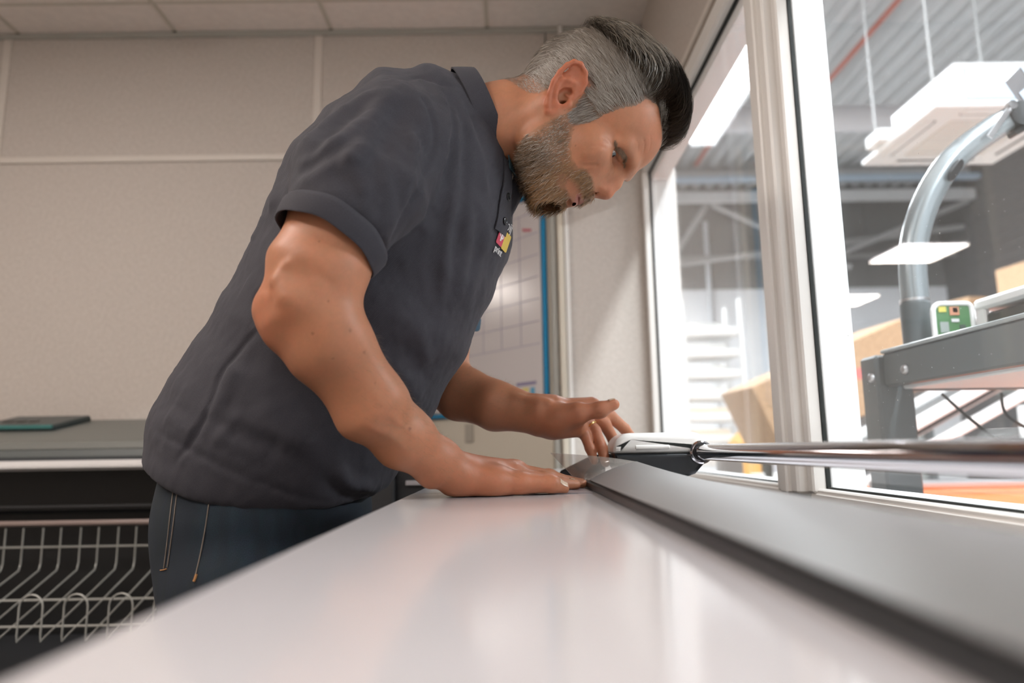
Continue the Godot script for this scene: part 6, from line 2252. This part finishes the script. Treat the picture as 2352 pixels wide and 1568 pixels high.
# ribbed band at the end of a sleeve: an open ring with an inside
func cuff(shirt: Node3D, m: Material, c: Vector3, ax: Vector3, ra: float, rb: float, long: float) -> void:
	var t := ax.normalized()
	var w := (Vector3(0, 0, 1) - t * t.z).normalized()
	var u := w.cross(t).normalized()
	var prof := [[-0.006, -0.002], [-0.001, 0.0015], [0.003, 0.0032], [long * 0.5, 0.0030], [long - 0.002, 0.0022], [long, 0.0010], [long - 0.001, -0.0008], [long * 0.5, -0.001], [0.0, -0.0012]]
	var rows: Array = []
	for k in 49:
		var a := TAU * k / 48.0
		var row: Array = []
		for q in prof:
			var wave := 0.0012 * sin(a * 3.0 + 0.7) + 0.0008 * sin(a * 7.0)
			var taper: float = 1.0 - 0.05 * q[0] / long
			row.append(c + t * (q[0] + wave) + u * cos(a) * (rb * taper + q[1]) + w * sin(a) * (ra * taper + q[1]))
		rows.append(row)
	part("cuff", MB.new().sheet(rows), m, shirt, 50.0)

func collar(shirt: Node3D, m: Material) -> void:
	var n := Vector3(0.93, 0.369, 0).normalized()
	var y := Vector3(-0.369, 0.93, 0).normalized()
	var c := Vector3(-0.0247, 1.4968, -0.968)
	var prof := [[-0.050, 0.90], [-0.012, 0.92], [0.000, 0.965], [0.0032, 0.985], [0.0030, 1.005], [-0.001, 1.03], [-0.010, 1.075], [-0.0185, 1.115], [-0.0260, 1.145]]
	var rows: Array = []
	for k in 57:
		var a := lerpf(deg_to_rad(24), deg_to_rad(336), k / 56.0)
		var front := smoothstep(0.25, 0.9, cos(a))
		var row: Array = []
		for i in prof.size():
			var q: Array = prof[i]
			var off: float = q[0]
			var r: float = q[1]
			if i > 5:
				off -= front * 0.010 * (i - 5)
				r += 0.010 * sin(a * 5.0 + 1.0) * (i - 5) * 0.25 + front * 0.02
			row.append(c + n * off - y * cos(a) * 0.0725 * r + Vector3(0, 0, 1) * sin(a) * 0.068 * r)
		rows.append(row)
	part("collar", MB.new().sheet(rows, 0.0026), m, shirt, 60.0)

func placket(shirt: Node3D, polo: Sdf, m: Material) -> void:
	var mid := [Vector3(0.004, 1.418, -0.945), Vector3(0.000, 1.390, -0.940), Vector3(-0.006, 1.362, -0.936), Vector3(-0.012, 1.334, -0.932), Vector3(-0.018, 1.310, -0.930)]
	var rows: Array = []
	var ridge: Array = []
	for p in smooth_path(mid, 3):
		var row: Array = []
		for k in 7:
			var s := (k - 3) / 3.0
			var q := polo.onto(p + Vector3(-0.004 * s, 0.0, 0.016 * s), 0.0028 - 0.0012 * s * s)
			row.append(q)
		rows.append(row)
	part("placket", MB.new().sheet(rows, 0.002), m, shirt, 60.0)
	for t in [1, 6, 10]:
		var q: Vector3 = rows[t][3]
		var nn := polo.grad(q)
		var b := part("button", MB.new().lathe([Vector2(0, 0.0016), Vector2(0.0030, 0.0016), Vector2(0.0042, 0.0026), Vector2(0.0054, 0.0020), Vector2(0.0056, 0.0)], q + nn * 0.0008, nn, 20), mat(0.012, 0.013, 0.016, 0.3), shirt, 50.0)
		b.set_meta("label", "small dark shirt button")
	# far edge of the open neck and the teal vest below it
	var flap: Array = []
	for k in 9:
		var s := k / 8.0
		var a := Vector3(0.012, 1.405, -0.965).lerp(Vector3(-0.012, 1.318, -0.955), s)
		var b := Vector3(0.024, 1.388, -1.000).lerp(Vector3(-0.006, 1.322, -0.975), s)
		flap.append([a, a.lerp(b, 0.5) + Vector3(0.006, -0.002, 0) * sin(s * PI), b])
	part("neck_flap", MB.new().sheet(flap, 0.002), m, shirt, 60.0)
	var ves: Array = []
	for k in 7:
		var s := k / 6.0
		var a := Vector3(0.004, 1.424, -0.935).lerp(Vector3(0.014, 1.418, -1.01), s)
		ves.append([a, a + Vector3(0.002, -0.020, 0) + Vector3(0.006, 0, 0) * sin(s * PI)])
	part("vest_edge", MB.new().sheet(ves, 0.002), mat(0.012, 0.042, 0.055, 0.85), shirt, 60.0)

func letters(text: String, size: float) -> TextMesh:
	var t := TextMesh.new()
	t.text = text
	var f := SystemFont.new()
	f.font_names = PackedStringArray(["Droid Sans"])
	t.font = f
	t.font_size = 32
	t.pixel_size = size / 32.0
	t.depth = 0.0008
	return t

func emblem(shirt: Node3D, polo: Sdf) -> void:
	var o := polo.onto(Vector3(-0.0150, 1.3060, -0.935), 0.0)
	var n := polo.grad(o)
	var up := (Vector3(0.35, 0.93, 0.0) - n * Vector3(0.35, 0.93, 0.0).dot(n)).normalized()
	var bl := up.cross(n).normalized()
	var bs := Basis(bl, up, n)
	var put := func(called: String, mesh_: Mesh, c: Material, x: float, y: float, z: float) -> void:
		var p := part(called, mesh_, c, shirt)
		p.transform = Transform3D(bs, polo.onto(o + bl * x + up * y, 0.0) + n * z - world_of(shirt))
	var white := mat(0.72, 0.70, 0.70, 0.8)
	put.call("logo_lettering", letters("Rooij", 0.0165), white, 0.010, 0.0225, 0.0012)
	put.call("logo_lettering", letters("print", 0.0115), white, 0.006, -0.0195, 0.0012)
	var sq := MB.new().prism(rounded(-0.0095, -0.0125, 0.0095, 0.0125, [0.002, 0.002, 0.002, 0.002], 3), 0.0008, Transform3D.IDENTITY)
	put.call("logo_square", sq.mesh(), mat(0.52, 0.06, 0.10, 0.8), 0.0, 0.0, 0.0008)
	var sq2 := MB.new().prism(rounded(-0.0095, -0.0125, 0.0095, 0.0125, [0.002, 0.002, 0.002, 0.002], 3), 0.0008, Transform3D.IDENTITY)
	put.call("logo_square", sq2.mesh(), mat(0.60, 0.42, 0.08, 0.8), 0.0215, 0.0, 0.0008)
	var sign_ := MB.new()
	sign_.tube([Vector3(-0.006, -0.002, 0), Vector3(-0.008, 0.004, 0), Vector3(-0.007, 0.009, 0), Vector3(0.000, 0.010, 0), Vector3(0.006, 0.006, 0), Vector3(0.008, 0.0, 0), Vector3(0.006, -0.005, 0)], 0.0013, 6)
	sign_.tube([Vector3(0.0, 0.003, 0), Vector3(0.0, -0.010, 0)], 0.0022, 6)
	sign_.tube([Vector3(-0.004, -0.003, 0), Vector3(0.005, -0.003, 0)], 0.0016, 6)
	for i in sign_.v.size():
		sign_.v[i] *= 0.76
	put.call("logo_sign", sign_.mesh(), white, 0.0, 0.001, 0.0016)

const SHIRT_LINES := [
	[[[-0.125, 1.493, -0.855], [-0.107, 1.460, -0.815], [-0.094, 1.432, -0.805], [-0.087, 1.409, -0.804], [-0.086, 1.380, -0.801], [-0.091, 1.349, -0.790], [-0.100, 1.308, -0.764], [-0.118, 1.279, -0.764], [-0.132, 1.253, -0.771]], -0.0035, 0.0045],
	[[[-0.152, 1.477, -0.819], [-0.126, 1.493, -0.855]], -0.002, 0.0045],
	[[[-0.125, 1.493, -0.855], [-0.117, 1.505, -0.871], [-0.096, 1.501, -0.868], [-0.086, 1.497, -0.871], [-0.069, 1.498, -0.887]], -0.0025, 0.0045],
	[[[-0.128, 1.446, -0.796], [-0.145, 1.422, -0.784], [-0.156, 1.383, -0.758], [-0.161, 1.336, -0.728], [-0.167, 1.319, -0.725]], 0.0075, 0.017],
	[[[-0.120, 1.441, -0.795], [-0.133, 1.400, -0.776], [-0.141, 1.351, -0.743], [-0.147, 1.308, -0.730]], -0.006, 0.02],
	[[[-0.230, 1.344, -0.745], [-0.220, 1.378, -0.765], [-0.201, 1.411, -0.783], [-0.172, 1.437, -0.794], [-0.148, 1.449, -0.797]], 0.0055, 0.011],
	[[[-0.225, 1.333, -0.739], [-0.206, 1.356, -0.736], [-0.189, 1.390, -0.762], [-0.165, 1.419, -0.781]], -0.0045, 0.01],
	[[[-0.235, 1.324, -0.745], [-0.213, 1.339, -0.735], [-0.187, 1.358, -0.730], [-0.166, 1.395, -0.765]], 0.005, 0.012],
	[[[-0.233, 1.313, -0.739], [-0.212, 1.326, -0.731], [-0.182, 1.342, -0.728], [-0.165, 1.367, -0.746]], -0.004, 0.012],
	[[[-0.235, 1.309, -0.739], [-0.210, 1.313, -0.726], [-0.187, 1.327, -0.726], [-0.163, 1.336, -0.728]], 0.0045, 0.013],
	[[[-0.181, 1.327, -0.726], [-0.168, 1.323, -0.726], [-0.158, 1.307, -0.726], [-0.152, 1.287, -0.728]], 0.004, 0.012],
	[[[-0.139, 1.337, -0.732], [-0.132, 1.299, -0.739], [-0.129, 1.275, -0.750], [-0.134, 1.256, -0.756]], 0.0045, 0.011],
	[[[-0.111, 1.389, -0.781], [-0.104, 1.355, -0.775], [-0.105, 1.314, -0.756], [-0.119, 1.282, -0.759]], 0.0055, 0.01],
	[[[-0.100, 1.394, -0.791], [-0.095, 1.360, -0.786], [-0.099, 1.315, -0.758], [-0.112, 1.288, -0.764]], -0.0055, 0.01],
	[[[-0.093, 1.497, -0.866], [-0.079, 1.450, -0.849], [-0.072, 1.402, -0.823], [-0.075, 1.375, -0.821], [-0.085, 1.343, -0.808]], 0.0055, 0.009],
	[[[-0.087, 1.500, -0.872], [-0.073, 1.455, -0.858], [-0.067, 1.406, -0.832], [-0.071, 1.372, -0.833], [-0.083, 1.335, -0.835]], -0.005, 0.009],
	[[[-0.084, 1.494, -0.870], [-0.068, 1.448, -0.860], [-0.062, 1.399, -0.842], [-0.065, 1.356, -0.854], [-0.069, 1.310, -0.856], [-0.079, 1.267, -0.866], [-0.084, 1.226, -0.883], [-0.086, 1.200, -0.896]], 0.0055, 0.01],
	[[[-0.075, 1.488, -0.874], [-0.060, 1.444, -0.867], [-0.056, 1.396, -0.858], [-0.057, 1.354, -0.860], [-0.062, 1.308, -0.862], [-0.071, 1.265, -0.874]], -0.0045, 0.011],
	[[[-0.066, 1.480, -0.878], [-0.050, 1.431, -0.876], [-0.039, 1.403, -0.885], [-0.032, 1.369, -0.885], [-0.029, 1.347, -0.892]], 0.0045, 0.009],
	[[[-0.060, 1.485, -0.888], [-0.043, 1.436, -0.885], [-0.033, 1.401, -0.892]], -0.0045, 0.009],
	[[[-0.050, 1.319, -0.868], [-0.051, 1.284, -0.885], [-0.059, 1.240, -0.896], [-0.072, 1.197, -0.915]], 0.0045, 0.014],
	[[[-0.028, 1.311, -0.895], [-0.034, 1.279, -0.909], [-0.049, 1.233, -0.917], [-0.055, 1.202, -0.942]], 0.004, 0.012],
	[[[-0.039, 1.318, -0.879], [-0.043, 1.277, -0.900], [-0.053, 1.236, -0.908]], -0.004, 0.014],
	[[[-0.304, 1.408, -0.910], [-0.309, 1.361, -0.892], [-0.305, 1.326, -0.878]], 0.0045, 0.012],
	[[[-0.326, 1.331, -0.905], [-0.334, 1.313, -0.908], [-0.344, 1.293, -0.907]], 0.004, 0.014],
	[[[-0.335, 1.232, -0.877], [-0.309, 1.211, -0.856]], 0.003, 0.016],
	[[[-0.309, 1.161, -0.844], [-0.329, 1.141, -0.853], [-0.348, 1.118, -0.852], [-0.355, 1.099, -0.851], [-0.358, 1.083, -0.851], [-0.370, 1.052, -0.847], [-0.382, 1.029, -0.847], [-0.401, 1.007, -0.854]], -0.004, 0.0045],
	[[[-0.333, 1.121, -0.849], [-0.347, 1.089, -0.848], [-0.363, 1.055, -0.846]], 0.0045, 0.014],
	[[[-0.468, 1.053, -0.913], [-0.420, 1.033, -0.863], [-0.383, 1.017, -0.847], [-0.342, 0.998, -0.841], [-0.304, 0.979, -0.846], [-0.274, 0.966, -0.860], [-0.244, 0.953, -0.886], [-0.224, 0.949, -0.908]], -0.0022, 0.004],
	[[[-0.344, 1.061, -0.844], [-0.312, 1.043, -0.843], [-0.279, 1.032, -0.849], [-0.251, 1.020, -0.860]], 0.0055, 0.013],
	[[[-0.336, 1.045, -0.842], [-0.305, 1.030, -0.843], [-0.273, 1.018, -0.851]], -0.004, 0.013],
	[[[-0.355, 1.037, -0.843], [-0.325, 1.024, -0.841], [-0.290, 1.008, -0.846]], 0.004, 0.013],
	[[[-0.303, 1.073, -0.841], [-0.285, 1.048, -0.846], [-0.262, 1.029, -0.854], [-0.235, 1.007, -0.872]], 0.0045, 0.016],
	[[[-0.219, 0.997, -0.887], [-0.210, 0.974, -0.905], [-0.196, 0.966, -0.931], [-0.178, 0.974, -0.960]], 0.006, 0.011],
	[[[-0.231, 0.981, -0.882], [-0.215, 0.957, -0.912], [-0.197, 0.955, -0.939], [-0.182, 0.962, -0.965]], -0.0045, 0.01],
	[[[-0.195, 0.969, -0.928], [-0.187, 0.961, -0.954], [-0.177, 0.966, -0.974]], 0.005, 0.008],
	[[[-0.425, 1.064, -0.877], [-0.403, 1.050, -0.860], [-0.379, 1.037, -0.848]], 0.0035, 0.012],
	[[[-0.427, 1.111, -0.896], [-0.407, 1.089, -0.870], [-0.412, 1.070, -0.869]], 0.003, 0.016],
	[[[-0.149, 1.122, -0.882], [-0.133, 1.101, -0.908], [-0.120, 1.080, -0.942]], 0.004, 0.014],
	[[[-0.116, 1.171, -0.877], [-0.112, 1.147, -0.897], [-0.108, 1.123, -0.923]], 0.004, 0.012],
]
const SEAMS := [
	[[-0.125, 1.493, -0.855], [-0.107, 1.460, -0.815], [-0.094, 1.432, -0.805], [-0.087, 1.409, -0.804], [-0.086, 1.380, -0.801], [-0.091, 1.349, -0.790], [-0.100, 1.308, -0.764], [-0.118, 1.279, -0.764], [-0.132, 1.253, -0.771]],
	[[-0.152, 1.477, -0.819], [-0.126, 1.493, -0.855]],
	[[-0.125, 1.493, -0.855], [-0.117, 1.505, -0.871], [-0.096, 1.501, -0.868], [-0.086, 1.497, -0.871], [-0.069, 1.498, -0.887]],
	[[-0.309, 1.161, -0.844], [-0.329, 1.141, -0.853], [-0.348, 1.118, -0.852], [-0.355, 1.099, -0.851], [-0.358, 1.083, -0.851], [-0.370, 1.052, -0.847], [-0.382, 1.029, -0.847], [-0.401, 1.007, -0.854]],
	[[-0.468, 1.053, -0.913], [-0.420, 1.033, -0.863], [-0.383, 1.017, -0.847], [-0.342, 0.998, -0.841], [-0.304, 0.979, -0.846], [-0.274, 0.966, -0.860], [-0.244, 0.953, -0.886], [-0.224, 0.949, -0.908]],
]
const STITCHES := [
	["seamA", [-0.415, 1.000, -0.885], [-0.415, 0.980, -0.880], [-0.415, 0.962, -0.875], [-0.414, 0.934, -0.868], [-0.417, 0.899, -0.871], [-0.419, 0.877, -0.873]],
	["seamB", [-0.407, 0.997, -0.880], [-0.407, 0.978, -0.875], [-0.408, 0.960, -0.870], [-0.407, 0.932, -0.865], [-0.411, 0.899, -0.868], [-0.413, 0.879, -0.868]],
	["pocket", [-0.363, 0.977, -0.860], [-0.361, 0.963, -0.855], [-0.361, 0.946, -0.852], [-0.363, 0.924, -0.851], [-0.367, 0.894, -0.851], [-0.369, 0.874, -0.846]],
	["bartack", [-0.368, 0.874, -0.846], [-0.369, 0.869, -0.845], [-0.370, 0.866, -0.845]],
	["waistA", [-0.452, 1.009, -0.921], [-0.431, 1.007, -0.898]],
	["pocketend", [-0.426, 0.874, -0.878], [-0.421, 0.875, -0.873], [-0.414, 0.877, -0.868]],
]
